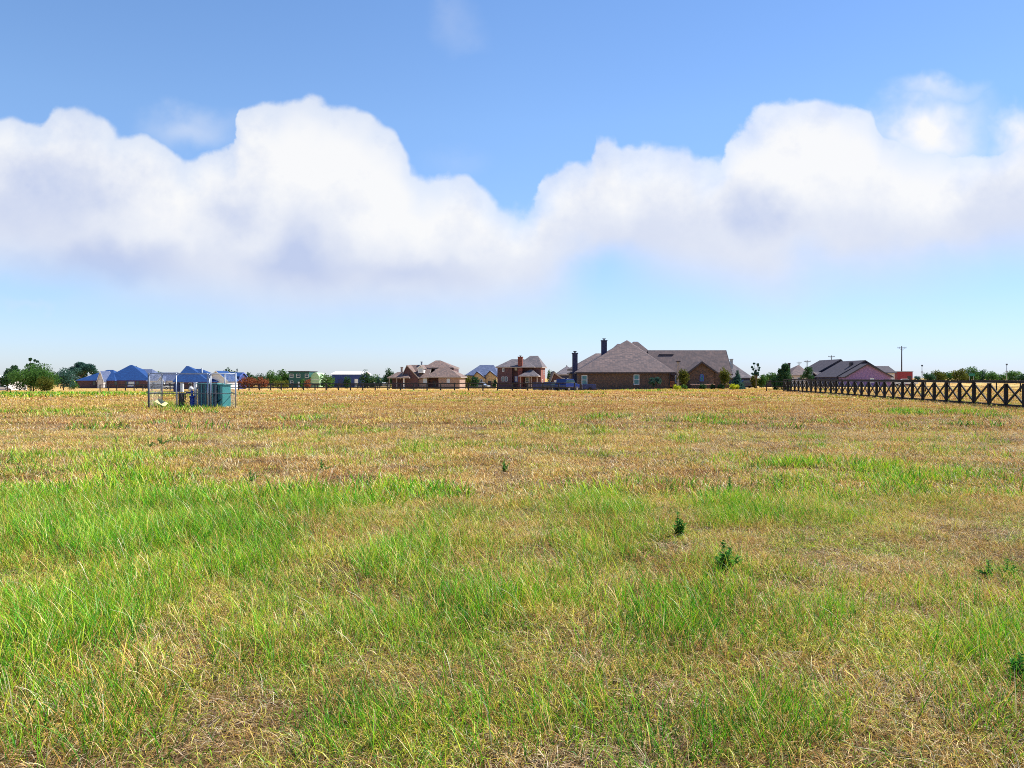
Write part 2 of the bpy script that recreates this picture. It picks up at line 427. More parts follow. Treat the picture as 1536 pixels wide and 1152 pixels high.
h.part(MB().box(X(1085), X(1093.5), .6, 1.38, .8, .96), 'stone_ledge', M['stone_cap'])
# stone post with lantern cap beside the porch
cp = h.part(MB().box(X(1013.8), X(1017.2), -.9, -.55, -.5, Z(543)), 'porch_pillar', M['tan_trim'])
h.part(MB().box(X(1012.6), X(1018.8), -1.05, -.4, Z(543) + .003, Z(541.4)), 'pillar_cap', M['dark_trim'], cp)
tr = MB(); h.part(tr.box(X(1004.8), X(1013), 1.0, 2.6, .45, .6), 'porch_deck', M['deck_wood'])
for k in range(9):
    xx = X(1004.8) + k * .108
    pass
rail = MB()
for k in range(7): rail.box(X(1005 + k * 1.3), X(1005.45 + k * 1.3), .94, .99, .6, 1.25)
rail.box(X(1004.8), X(1013.4), .92, 1.01, 1.252, 1.33)
h.part(rail, 'porch_railing', M['deck_wood'])

# ---- two-storey red brick house --------------------------------------------------------
h = House('brick_house', 783, 200, 'two-storey red brick house with tall front chimney and small hip-roofed porch', rz=-9)
X, Z = h.x, h.z
ze = Z(550.3)
x0, x1, xc = X(745.5), X(810.5), X(777)
h.walls([(x0, X(768), .0, 9, ze - .1), (X(768), x1, 1.2, 10.2, ze - .1)], M['brick_plum_shade'])  # shaded walls painted in the darker plum brick
lit = MB().box(x1 - .02, x1 + .02, 1.19, 10.25, -.5, ze - .1); h.part(lit, 'sunlit_side_wall', M['brick_red'])  # sunlit face painted as a thin slab of brighter red brick
h.hip(x0, X(800), 0, 9, ze, (X(763, 4), 4.5), (X(782, 4), 4.5), Z(538.7, 4), M['roof_grey'], M['tan_trim'])
h.hip(X(774), x1, 1.2, 10.4, ze, (X(790, 5), 5.8), (X(802, 5), 5.8), Z(533.7, 5), M['roof_grey'], M['tan_trim'])
h.chimney(X(776.8), X(783.6), -.15, 1.1, -.5, Z(536), M['brick_red'])
h.walls([(X(781), X(809), -2.2, -2.1, .0, .5)], M['brick_plum_shade'], 'porch_wall')
h.hip(X(782), X(808), -2.4, 1.1, Z(563.8), (X(796.5), 0.4), (X(797.5), 0.4), Z(553.8), M['roof_grey'], M['tan_trim'], name='porch_roof', ov=.35)
h.posts([(X(782.5), -2.2), (X(795.5), -2.2), (X(798.8), -2.2), (X(807.5), -2.2)], Z(564.2), .2, 'tan_trim')
h.window(X(752), X(756), Z(572), Z(565), 0); h.window(X(757), X(761), Z(572), Z(565), 0)
h.window(X(752.8), X(756.2), Z(557.5), Z(552.5), 0); 
h.window(X(770.6), X(775.6), Z(573), Z(564), 1.2, glass='curtain', fr='blue_trim'); h.window(X(770.8), X(774.6), Z(555.5), Z(550.8 + .4), 1.2, glass='curtain')
h.window(X(787), X(793), Z(574), Z(566.5), 1.2)
h.window(3.4, 4.6, 1.0, 2.4, x1 + .02, face='+x'); h.window(6.8, 8.0, 3.6, 4.8, x1 + .02, face='+x')

# ---- tan-roofed house -------------------------------------------------------------------
h = House('tan_roofed_house', 640, 215, 'tan-roofed brick house with white dormer, dark left gable and corner porch', rz=-6)
X, Z = h.x, h.z
h.walls([(X(641), X(657.5), 2.6, 12, Z(565.4) - .1), (X(645), X(676), 5, 13, Z(551.5, 5) - .1)], M['brick_plum_shade'])  # shade of the left-facing walls painted as darker brick
h.walls([(X(658), X(690), 0, 10, Z(565.4) - .1)], M['brick_tan'])  # sunlit front painted in lighter brick
h.gable('x', .9, 11.5, X(609, 2), X(641, 2), Z(565.6), 6.2, Z(547.2, 6), M['roof_tan'], M['brick_tan'], M['tan_trim'], ov=.3)
h.gable('y', X(601), X(626.5), .3, 8, Z(565.2), X(609.6), Z(547.4), M['roof_tan'], M['brick_plum_shade'], M['tan_trim'], ov=.3)
h.hip(X(641), X(690), 0, 10.5, Z(565.4), (X(658.5, 4), 4.2), (X(668, 4), 4.8), Z(550, 4), M['roof_tan'], M['tan_trim'])
h.hip(X(636, 7), X(677, 7), 5, 14, Z(551.3, 5), (X(648, 9), 9.4), (X(655.5, 9), 9.4), Z(540.6, 9), M['roof_tan'], M['tan_trim'])
h.walls([(X(585), X(602), 1.2, 5, Z(566.2) - .1)], M['brick_plum_shade'])
h.hip(X(583.5), X(614), -1.4, 4.5, Z(566.2), (X(593.5), 1.5), (X(607), 1.5), Z(557.9), M['roof_tan'], M['tan_trim'], name='porch_roof', ov=.3)
h.posts([(X(606.8), -1.2)], Z(566.6), .26, 'white'); h.posts([(X(584.5), -1.2), (X(596), -1.2)], Z(566.6), .2, 'tan_trim')
h.gable('y', X(624.8), X(633.6), 1.4, 5, Z(551.5), X(629.2), Z(547.2), M['roof_tan'], M['white'], M['white'], ov=.22, zbase=Z(559.5), name='dormer_roof', wallname='dormer_wall')
h.window(X(627.2), X(631.2), Z(557.5), Z(552.5), 1.4, glass='curtain')
h.walls([(X(648), X(651.5), 4.6, 4.98, Z(560), Z(553.4))], M['white'], 'dormer_wall')
h.chimney(X(596), X(599), 3, 3.8, Z(565), Z(551), M['tan_trim'], flue=False)
h.chimney(X(623.6), X(625.8), 6.0, 6.5, Z(552), Z(542.5), M['grey_pole'], flue=False)
h.window(X(670.5), X(675.3), Z(575), Z(568), 0, glass='curtain'); h.window(X(633.5), X(639.5), Z(575), Z(567.5), .9, glass='curtain')
h.door(X(647), X(651), 2.2, 2.6, M['dark_trim'])

# ---- grey-blue roofed house with yellow gables -------------------------------------------
h = House('stone_house', 718, 245, 'yellow stone house with steep grey-blue roof and two front gables', rz=-8)
X, Z = h.x, h.z
h.walls([(X(698), X(744), 2, 12, Z(563) - .1)], M['stone_yellow'])
h.hip(X(697), X(745), 2, 14, Z(563), (X(714.5, 7), 8), (X(735, 7), 8), Z(547.4, 7), M['roof_greyblue'], M['dark_trim'])
h.gable('y', X(708.5), X(727.5), 0, 7, Z(566), X(715.5), Z(557.2), M['roof_greyblue'], M['stone_yellow'], M['dark_trim'], ov=.3)
h.gable('y', X(727.6), X(744), .8, 7, Z(563.5), X(734.6), Z(556), M['roof_greyblue'], M['stone_yellow'], M['dark_trim'], ov=.3)
h.door(X(731.5), X(737), 2.3, .8, M['dark_trim']); h.window(X(720.5), X(724), Z(574), Z(569), 0)
h.window(X(712), X(716), Z(574), Z(568), 0)

# ---- grey roofed houses just left of the main house -------------------------------------
h = House('grey_roofed_house', 846, 175, 'grey hip-roofed house half hidden behind the left chimney of the brown brick house')
X, Z = h.x, h.z
h.walls([(X(838), X(870), 0, 9, Z(561.5) - .1)], M['stone_slate'])
h.hip(X(838), X(870), 0, 9.5, Z(561.5), (X(850, 4), 4.6), (X(851, 4), 4.6), Z(549.2, 4), M['roof_grey'], M['tan_trim'])
h.part(MB().tube([(X(850.4, 4), 4.6, Z(550, 4)), (X(850.4, 4), 4.6, Z(547.6, 4))], [.2, .04], 6), 'finial', M['dark_trim'])
h.window(X(851), X(856), Z(574), Z(567), 0); h.window(X(843), X(847), Z(574), Z(567), 0)
h = House('grey_roofed_house', 833, 160, 'low grey gabled house right of the two-storey red brick house')
X, Z = h.x, h.z
h.gable('y', X(827.5), X(844), 0, 8, Z(567.4), X(831), Z(558), M['roof_grey'], M['brick_plum_shade'], M['tan_trim'], ov=.3)
h.window(X(831), X(836), Z(577), Z(570), 0, glass='curtain')

# ---- house right behind the main house ---------------------------------------------------
h = House('grey_roofed_house', 1108, 155, 'dark-walled house with grey hip roof and slim chimney, right behind the brown brick house')
X, Z = h.x, h.z
h.walls([(X(1078), X(1125.5), 0, 12, Z(566.5) - .1)], M['stone_slate'])
h.hip(X(1072), X(1125.5), 0, 12, Z(566.5), (X(1086, 6), 6), (X(1093, 6), 6), Z(541.2, 6), M['roof_grey'], M['dark_trim'])
h.chimney(X(1102.3), X(1105.7), 3, 3.7, Z(556), Z(539), M['grey_pole'], flue=False)
h.part(MB().box(X(1095.8), X(1102), 3.1, 3.8, Z(549.6), Z(547.4)), 'roof_vent', M['dark_trim'])
h.window(X(1114), X(1119), Z(577), Z(570), 0, glass='curtain')
h.part(MB().box(X(1112), X(1127), -1.2, -1.0, -.3, 1.2), 'patio_wall', M['stone_slate'])

# ---- distant house between the dark evergreen and the thin tree --------------------------
h = House('tan_roofed_house', 1197, 200, 'small pale house with taupe pyramid roof between two dark trees')
X, Z = h.x, h.z
h.walls([(X(1186.5), X(1212), 0, 8, Z(562.3) - .1)], M['stone_pale'])
h.hip(X(1186), X(1213), 0, 9, Z(562.3), (X(1198.3, 4), 4.4), (X(1199.3, 4), 4.4), Z(547.4, 4), M['roof_main'], M['tan_trim'])
h.chimney(X(1189.3), X(1191.8), 3, 3.7, Z(557), Z(545), M['dark_trim'], flue=False)
h.window(X(1196), X(1202), Z(571), Z(566), 0)

# ---- dark gabled house and mauve gabled house, right ---------------------------------------
h = House('slate_roofed_house', 1245, 205, 'long dark house with slate roof and low porch, left of the mauve gable')
X, Z = h.x, h.z
h.gable('y', X(1221), X(1286), 1, 14, Z(562), X(1262.5), Z(538.6), M['roof_slate'], M['stone_slate'], M['dark_trim'], ov=.5)
h.walls([(X(1237), X(1262), -1, .98, Z(564))], M['brick_plum_shade'], 'porch_wall')
h.gable('x', -3.2, .9, X(1223), X(1258), Z(563.6), .7, Z(557.5), M['roof_slate'], None, M['tan_trim'], ov=.3, name='porch_roof')
h.posts([(X(1224), -3), (X(1231), -3), (X(1238), -3)], Z(564.6), .24, 'dark_trim')
h.window(X(1240.5), X(1244), Z(572), Z(566), -1, glass='curtain'); h.window(X(1252), X(1256), Z(573), Z(566), -1)
h = House('mauve_house', 1302, 185, 'pinkish brick house in mauve shade with broad front gable behind the black cross-braced fence')
X, Z = h.x, h.z
h.gable('y', X(1268.5), X(1336), 0, 12, Z(563.6), X(1300.3), Z(545.4), M['roof_slate'], M['brick_mauve_shade'], M['dark_trim'], ov=.45)
h.gable('y', X(1256, 4), X(1334, 4), 4, 17, Z(563.6, 4), X(1296.5, 4), Z(540.2, 4), M['roof_slate'], M['stone_slate'], M['dark_trim'], ov=.45)
h.gable('x', 3, 12, X(1308, 8), X(1342, 3), Z(558, 2), 7, Z(549, 7), M['roof_slate'], M['stone_pale'], M['dark_trim'], ov=.3)
h.part(MB().box(X(1275.5, 6), X(1280, 6), 6, 6.9, Z(554, 6), Z(543.5, 6)), 'chimney', M['dark_trim'])
h.window(X(1305), X(1311), Z(574), Z(567), 0, glass='curtain', fr='white')
h.window(X(1337.5, 3), X(1341, 3), Z(570, 3), Z(563, 3), 3, glass='curtain', fr='white')

# ---- red shed ----------------------------------------------------------------------------
h = House('red_shed', 1357, 215, 'flat-topped barn-red metal building right of the mauve house', 'shed')
X, Z = h.x, h.z
h.walls([(X(1346), X(1369), 0, 9, Z(557.6))], M['red_siding'])
h.part(MB().box(X(1345.4), X(1369.6), -.15, 9.1, Z(557.6) + .003, Z(556.9)), 'roof', M['galv'])
h.part(MB().box(X(1361), X(1367), -.04, -.002, 0, 2.6), 'door', M['dark_trim'])

# ---- blue roofed houses, left --------------------------------------------------------------
h = House('blue_roofed_house', 170, 280, 'low brown brick house under a bright blue hip roof, leftmost of the blue roofs')
X, Z = h.x, h.z
h.walls([(X(116), X(224), 0, 16, Z(570.4) - .1)], M['brick_plum_shade'])
h.hip(X(116), X(172), 0, 14, Z(570.4), (X(147), 6.5), (X(156), 6.5), Z(554.8, 6), M['roof_shade_blue'], M['blue_trim'])
h.hip(X(152), X(223), 1, 17, Z(570.4), (X(178), 8.5), (X(181), 8.5), Z(547.4, 8), M['roof_shade_blue'], M['blue_trim'])
h.hip(X(180), X(224), 2, 18, Z(570.4), (X(186), 12), (X(205), 12), Z(553.5, 8), M['roof_greyblue'], M['blue_trim'])
h.walls([(X(152.3), X(158.8), -2.35, -2.21, Z(569.8))], M['stone_pale'], 'entrance_bay')
h.gable('y', X(151), X(160), -2.2, 4, Z(569.6), X(155.5), Z(556.5), M['roof_greyblue'], M['stone_pale'], M['white'], ov=.2, name='porch_roof', wallname='porch_wall')
for px in (139, 171.5, 188, 204): h.window(X(px), X(px + 4.5), Z(578), Z(571.8), 0, fr='dark_trim')
h.window(X(191), X(202), Z(580), Z(572.2), 0, glass='curtain', fr='blue_trim', name='garage_door')

h = House('white_walled_house', 243, 265, 'low white-walled house with pale grey-blue roof between the two blue roofs')
X, Z = h.x, h.z
h.walls([(X(223), X(262), 0, 12, Z(571) - .1)], M['white'])
h.hip(X(222), X(264), 0, 12, Z(571), (X(226), 6), (X(256), 6), Z(558.5), M['roof_greyblue'], M['white'])
h.gable('y', X(239.5), X(249), -1.5, 5, Z(571), X(244.2), Z(564.5), M['roof_greyblue'], M['curtain'], M['white'], ov=.2)
for px in (228, 252.5): h.window(X(px), X(px + 4), Z(580), Z(573.5), 0)
h.part(MB().box(X(256.5), X(261.5), -.05, -.002, 0, 2.3), 'garage_door', M['curtain'])

h = House('blue_roofed_house', 293, 230, 'brick house with tall bright blue roof and white right gable behind the wire enclosure')
X, Z = h.x, h.z
h.walls([(X(262), X(322), 0, 12, Z(572.5) - .1)], M['brick_plum_shade'])
h.hip(X(262), X(312), 0, 13, Z(572.5), (X(278.5, 6), 6.5), (X(282, 6), 6.5), Z(549, 6), M['roof_shade_blue'], M['blue_trim'])
h.hip(X(264), X(322), 1, 14, Z(572.5), (X(286, 7), 7.5), (X(301, 7), 7.5), Z(553.3, 7), M['roof_shade_blue'], M['blue_trim'])
h.gable('y', X(305), X(337), 2, 11, Z(570), X(320.5), Z(556), M['roof_shade_blue'], M['white'], M['white'], ov=.4)
h.part(MB().box(X(302, 5), X(303.6, 5), 5, 5.4, Z(559, 5), Z(552, 5)), 'chimney', M['curtain'])
h.window(X(310), X(315), Z(580), Z(573), 2, fr='white'); h.window(X(283), X(288), Z(580), Z(574), 0, fr='white')
h.door(X(296), X(299.5), 2.1, 0, M['dark_trim'])

h = House('blue_cottage', 350, 250, 'small blue-walled building right of the wire enclosure, before a pointed tree', 'house')
X, Z = h.x, h.z
h.gable('x', 0, 7, X(341), X(358.5), Z(564), 3.5, Z(558.5, 3), M['roof_shade_blue'], M['blue_siding'], M['blue_trim'], ov=.3)
h.window(X(346), X(350), Z(575), Z(569), 0, fr='white')

# ---- green two-storey building, lime shed, blue metal barn ------------------------------------
h = House('green_building', 449, 300, 'dark green two-storey flat-roofed building with white-framed windows')
X, Z = h.x, h.z
h.walls([(X(433), X(463.6), 0, 12, Z(557.6))], M['green_paint'])
h.part(MB().box(X(431.8), X(464.6), -.4, 12.3, Z(557.6) + .003, Z(556.6)), 'roof', M['dark_trim'])
for px in (434.5, 444.8, 457.4): h.window(X(px), X(px + 5.6), Z(566.5), Z(560.8), 0, fr='white')
h.window(X(435.5), X(440), Z(576), Z(571), 0, fr='white'); h.door(X(447), X(450.5), 2.2, 0, M['white'])
h = House('lime_shed', 471, 300, 'pale lime-green arched shed beside the green building', 'shed')
X, Z = h.x, h.z
pr = [(X(464.9), -.5)] + [(X(471.5) + (X(478.3) - X(471.5)) * math.cos(a), 3.0 + (Z(558.8) - 3.0) * math.sin(a)) for a in np.linspace(math.pi, 0, 11)] + [(X(478.3), -.5)]
h.part(MB().extrude(pr, 'y', 1, 12), 'shell', M['lime'])
rb = MB()
for zz in (1.0, 2.0, 3.0): rb.box(X(465.2), X(478), .93, .998, zz, zz + .1)
h.part(rb, 'siding_ribs', M['white'])
h = House('blue_barn', 521, 330, 'long blue metal barn with white roof behind the pipe fence', 'barn')
X, Z = h.x, h.z
h.walls([(X(498), X(543), 0, 18, Z(561.6))], M['blue_siding'])
h.gable('x', 0, 18, X(497.6), X(543.4), Z(561.2), 9, Z(557.2, 9), M['white_metal'], None, M['white'], ov=.4)
h.part(MB().box(X(507), X(514), -.06, -.002, 0, 3.2), 'sliding_door', M['navy'])
h.part(MB().box(X(532), X(537), -.06, -.002, 0, 3.2), 'sliding_door', M['white'])
h = House('white_outbuilding', 557, 345, 'long low white outbuilding just right of the blue barn', 'outbuilding')
X, Z = h.x, h.z
h.walls([(X(533), X(581), 0, 6, Z(576))], M['white'])
h.gable('x', 0, 6, X(533), X(581), Z(576), 3, Z(573.6), M['white_metal'], None, M['white'], ov=.3)
for px in (540, 554, 568): h.part(MB().box(X(px), X(px + 5), -.05, -.002, 0, 2.0), 'door', M['dark_trim'])
h = House('white_walled_house', 4, 215, 'pale flat-roofed house cut off by the left edge of the photo')
X, Z = h.x, h.z
h.walls([(X(-30), X(10), 0, 9, Z(567.5))], M['stone_pale'])
h.hip(X(-31), X(11), 0, 9.3, Z(567), (X(-20), 4.6), (X(0), 4.6), Z(562.8), M['white'], M['white'])
h.window(X(1.5), X(5.5), Z(576), Z(570.5), 0)

# ------------------------------------------------------------------ vehicles
def make_car(name, px, d, rz, body, label, kind='car', cat='car'):
    x = (px - HX) / F * d; g = gz(x, d)
    root = empty(name, (x, d, g), R(rz)); tag(root, label, cat)
    if kind == 'car': prof = [(-2.2, .35), (2.2, .35), (2.25, .72), (1.35, .92), (-1.6, .98), (-2.2, .92)]; cab = [(-1.55, .97), (1.3, .92), (.55, 1.42), (-.95, 1.45)]
    elif kind == 'suv': prof = [(-2.3, .42), (2.3, .42), (2.35, .95), (1.3, 1.1), (-2.2, 1.1), (-2.3, .9)]; cab = [(-2.15, 1.1), (1.25, 1.1), (.6, 1.75), (-2.0, 1.78)]
    else: prof = [(-2.7, .5), (2.7, .5), (2.75, 1.0), (1.7, 1.15), (-2.7, 1.1)]; cab = [(-.5, 1.12), (1.7, 1.14), (1.0, 1.8), (-.35, 1.82)]
    MB().extrude(prof, 'y', -.9, .9).build('body', body, root, bevel=.06)
    MB().extrude(cab, 'y', -.78, .78).build('cabin', body, root, bevel=.05)
    ins = [(a * .93 + .07 * (cab[0][0] + cab[1][0]) / 2, c * .93 + .07 * 1.3) for a, c in cab]
    MB().extrude([(a, min(c, cab[2][1] - .1)) for a, c in ins], 'y', -.80, .80).build('window', M['glass'], root)
    for sx in (-1, 1):
        for sy in (-1, 1):
            wx = sx * (1.35 if kind != 'truck' else 1.75)
            w = MB().tube([(wx, sy * .72, .34), (wx, sy * .93, .34)], .34, 16).build('wheel', M['rubber'], root)
            MB().tube([(wx, sy * .932, .34), (wx, sy * .95, .34)], .2, 12).build('rim', M['silver'], w)
    fx = prof[2][0]
    for sy in (-.65, .65): MB().box(fx - .12, fx + .02, sy - .15, sy + .15, .66, .8).build('headlight', M['white'], root)
    return root
make_car('parked_car', 722.5, 232, -25, M['car_silver'], 'silver-blue car parked in front of the yellow stone house', 'suv')
make_car('parked_car', 258, 215, 200, M['car_white'], 'white car parked left of the meter panel, seen through the wire enclosure')
make_car('parked_car', 3, 195, 10, M['car_white'], 'white car in front of the pale house at the left edge')
make_car('parked_car', 851, 118, 60, M['car_blue'], 'dark blue sport utility vehicle parked left of the brown brick house', 'suv')
make_car('parked_car', 824.5, 140, 70, M['car_dark'], 'dark car parked between the red brick house and the blue sport utility vehicle')
make_car('pickup_truck', 1359, 205, 165, M['car_white'], 'white pickup truck parked in front of the red metal building', 'truck', 'truck')
make_car('parked_car', 1119, 143, 20, M['car_dark'], 'dark car parked right of the yellow shrub and dark evergreen')

# privacy fence behind the two parked vehicles
def board_fence(px0, px1, d, hgt, mat, label, name='privacy_fence'):
    x0, x1 = (px0 - HX) / F * d, (px1 - HX) / F * d; g = gz((x0 + x1) / 2, d)
    root = empty(name, ((x0 + x1) / 2, d, g)); tag(root, label, 'fence'); w = (x1 - x0) / 2
    mb = MB(); n = int(2 * w / .16)
    for k in range(n):
        a = -w + k * .16; mb.box(a, a + .15, 0, .03, -.2, hgt - .05 * random.Random(k).random())
    mb.build('board_panel', mat, root)
    r = MB().box(-w, w, .032, .09, .4, .5).box(-w, w, .032, .09, hgt - .4, hgt - .3); r.build('rail', mat, root)
    k = -w
    while k <= w: MB().box(k, k + .1, .092, .19, -.3, hgt).build('post', mat, root); k += 2.4
board_fence(799, 857, 150, 1.45, M['navy'], 'dark navy board fence between the two-storey house and the brown brick house')
board_fence(1139, 1166, 165, 1.5, M['dark_trim'], 'short dark board fence left of the dense dark evergreen')

# covered dark object standing against the main house
x = (883.5 - HX) / F * 124; rt = empty('covered_trailer', (x, 124, gz(x, 124))); tag(rt, 'low navy covered trailer against the brown brick wall, under the left window', 'trailer')
MB().extrude([(-1.05, .25), (1.05, .25), (1.05, .82), (.9, .95), (-.95, 1.0), (-1.05, .9)], 'y', -.6, .6).build('cover', M['navy'], rt, bevel=.04)
for sy in (-.66, .66):
    w = MB().tube([(.1, sy - .06, .26), (.1, sy + .06, .26)], .26, 14).build('wheel', M['rubber'], rt)
MB().beam((1.05, 0, .3), (1.7, 0, .2), .08, .08).build('hitch', M['galv_dark'], rt)

# dish antenna on mast right of the two-storey house
x = (829.5 - HX) / F * 182; rt = empty('satellite_dish', (x, 182, gz(x, 182))); tag(rt, 'dark dish antenna on a mast right of the two-storey red brick house', 'antenna')
MB().tube([(0, 0, -.3), (0, 0, 3.1)], .06, 8).build('mast', M['galv_dark'], rt)
ds = MB()
for i in range(4):
    for k in range(14):
        a0, a1 = 2 * math.pi * k / 14, 2 * math.pi * (k + 1) / 14; r0, r1 = i * .2, (i + 1) * .2
        f = lambda r, a: (r * math.cos(a), -.1 - .0 + .35 * r * r, 3.3 + r * math.sin(a))
        ds.poly([f(r0, a0), f(r1, a0), f(r1, a1), f(r0, a1)])
o = ds.build('dish', M['dark_trim'], rt); o.rotation_euler = (0, 0, R(-35)); sl = o.modifiers.new('solid', 'SOLIDIFY'); sl.thickness = .03

# ------------------------------------------------------------------ poles
def utility_pole(px, pytop, d, arm_px, label, name='utility_pole', base_px=None, group=None):
    x = (px - HX) / F * d; g = gz(x, d); top = EYE - (pytop - HY) / F * d - g
    rt = empty(name, (x, d, g)); tag(rt, label, 'utility pole', group)
    MB().tube([(0, 0, -.5), (0, 0, top * .5), (0, 0, top)], [.2, .17, .13], 8).build('pole', M['wood_pole'], rt, smooth=True)
    aw = arm_px / F * d / 2
    if aw:
        MB().box(-aw, aw, -.2, -.06, top - .62, top - .46).build('crossarm', M['wood_pole'], rt)
        for k in (-.95, -.5, .5, .95):
            MB().tube([(k * aw, -.13, top - .458), (k * aw, -.13, top - .2)], [.07, .05], 6).build('insulator', M['grey_pole'], rt)
        MB().beam((-aw * .6, -.13, top - .62), (0, -.13, top - 1.3), .05, .05).beam((aw * .6, -.13, top - .62), (0, -.13, top - 1.3), .05, .05).build('brace', M['galv_dark'], rt)
    return rt
utility_pole(1352.4, 519, 225, 13, 'tall dark utility pole with crossarm rising behind the red metal building')
utility_pole(1247, 533, 330, 10, 'utility pole with crossarm poking above the slate-roofed house')
utility_pole(1210.6, 540, 300, 10, 'utility pole with crossarm above the thin dark tree')
utility_pole(1198.5, 542.5, 340, 7, 'short-looking utility pole with crossarm behind the taupe pyramid roof')
def light_mast(px, pytop, d, label):
    x = (px - HX) / F * d; g = gz(x, d); top = EYE - (pytop - HY) / F * d - g
    rt = empty('light_mast', (x, d, g)); tag(rt, label, 'mast')
    MB().tube([(0, 0, -.5), (0, 0, top)], [.22, .14], 8).build('pole', M['grey_pole'], rt, smooth=True)
    b = MB()
    for a in range(6): b.box(.32 * math.cos(a * 1.047) - .1, .32 * math.cos(a * 1.047) + .1, .32 * math.sin(a * 1.047) - .1, .32 * math.sin(a * 1.047) + .1, top + .01, top + .7)
    b.build('lamp_head', M['galv_dark'], rt)
    MB().box(-.35, .35, -.35, .35, top * .62, top * .62 + .5).build('bracket', M['grey_pole'], rt)
light_mast(1383, 549.5, 380, 'slim grey mast at the left end of the far tree line')
light_mast(1510, 547.8, 380, 'slim pale mast near the right edge of the photo above the far trees')
# green road sign far right
d = 330; x = (1457.5 - HX) / F * d; rt = empty('road_sign', (x, d, gz(x, d))); tag(rt, 'green highway sign board in front of the far tree line', 'road sign')
z0 = EYE + (HY - 564) / F * d - gz(x, d); z1 = EYE + (HY - 560.2) / F * d - gz(x, d)
MB().box(-1.25, 1.25, -.04, .04, z0, z1).build('sign_board', M['sign_green'], rt)
MB().box(-.9, -.78, .05, .15, -.4, z1 - .1).box(.78, .9, .05, .15, -.4, z1 - .1).build('post', M['grey_pole'], rt)

# ------------------------------------------------------------------ fences
# pipe fences on the left and middle
def pipe_fence(px0, d0, px1, d1, hgt, spacing, mat, label, rails=(.98, .52), r=.05, cat='fence', name='pipe_fence'):
    a = Vector(((px0 - HX) / F * d0, d0, 0)); b = Vector(((px1 - HX) / F * d1, d1, 0))
    root = empty(name, (a.x, a.y, gz(a.x, a.y))); tag(root, label, cat)
    n = max(1, int(round((b - a).length / spacing))); base = gz(a.x, a.y)
    pts = []
    for k in range(n + 1):
        p = a.lerp(b, k / n) - a; g = gz(a.x + p.x, a.y + p.y) - base; pts.append((p.x, p.y, g))
        MB().tube([(p.x, p.y, g - .3), (p.x, p.y, g + hgt)], r * 1.25, 8).build('post', mat, root)
    for fr in rails:
        MB().tube([(x, y - .0, g + hgt * fr) for x, y, g in pts], r, 6).build('rail', mat, root, smooth=True)
    return root
pipe_fence(150, 158, 862, 113, 1.22, 2.44, M['dark_pipe'], 'dark pipe fence crossing the field, the nearer of the two before the houses', rails=(.95, .45), r=.085)
pipe_fence(205, 262, 905, 235, 1.35, 3.3, M['dark_pipe'], 'farther dark pipe fence running before the tan-roofed house', rails=(.95, .68, .38), r=.11)
pipe_fence(1150, 98, 1640, 93, 1.24, 2.55, M['black_wood'], 'thin black rail fence standing behind the cross-braced fence', rails=(.97, .5), r=.055, name='rail_fence')
# leaning stake in front of the pipe fence
d = 78; x = (487.3 - HX) / F * d
rt = empty('leaning_stake', (x, d, gz(x, d))); tag(rt, 'thin dark stake leaning right in front of the pipe fence', 'stake')
MB().tube([(-.03, 0, -.3), (.08, 0, 1.05)], .03, 6).build('stake_pole', M['dark_pipe'], rt)
MB().box(.03, .13, -.04, .04, 1.052, 1.10).build('stake_top', M['dark_trim'], rt)

# black cross-braced fence
def xline(d): return 27.0 + .125 * (d - 43.8)
dd = [40.0 + 1.96 * k for k in range(-2, 32)]
root = empty('cross_braced_fence', (xline(dd[0]), dd[0], gz(xline(dd[0]), dd[0]))); tag(root, 'long black wooden fence with X braces receding on the right', 'fence')
ox, oy, oz = root.location
P = [(xline(t) - ox, t - oy, 0.0 * gz(xline(t), t)) for t in dd]
H_ = 1.40
for k, (x, y, g) in enumerate(P):
    jx = random.Random(k).uniform(-.02, .02); pm = MB().beam((x, y, -.35), (x + jx, y, H_ - .1), .16, .16); pm.build('post', M['black_wood'], root)
for k in range(len(P) - 1):
    x0, y0, _ = P[k]; x1, y1, _ = P[k + 1]
    # braces between the faces of the two posts, lapped one before the other
    for q, (za, zb) in enumerate(((.2, H_ - .2), (H_ - .2, .2))):
        off = -.028 if q else .028
        MB().beam((x0 + off, y0 + .085, za), (x1 + off, y1 - .085, zb), .05, .115).build('cross_brace', M['black_wood'], root)
    MB().beam((x0, y0 + .082, .1), (x1, y1 - .082, .1), .07, .14).build('bottom_rail', M['black_wood'], root)
jr = random.Random(3); zj = [jr.uniform(-.015, .015) for _ in P]
for k in range(0, len(P) - 1, 2):
    e = min(k + 2, len(P) - 1)
    MB().beam((P[k][0], P[k][1] + .004, H_ - .01 + zj[k]), (P[e][0], P[e][1] - .004, H_ - .01 + zj[k] + jr.uniform(-.012, .012)), .20, .15).build('top_rail', M['black_wood'], root)

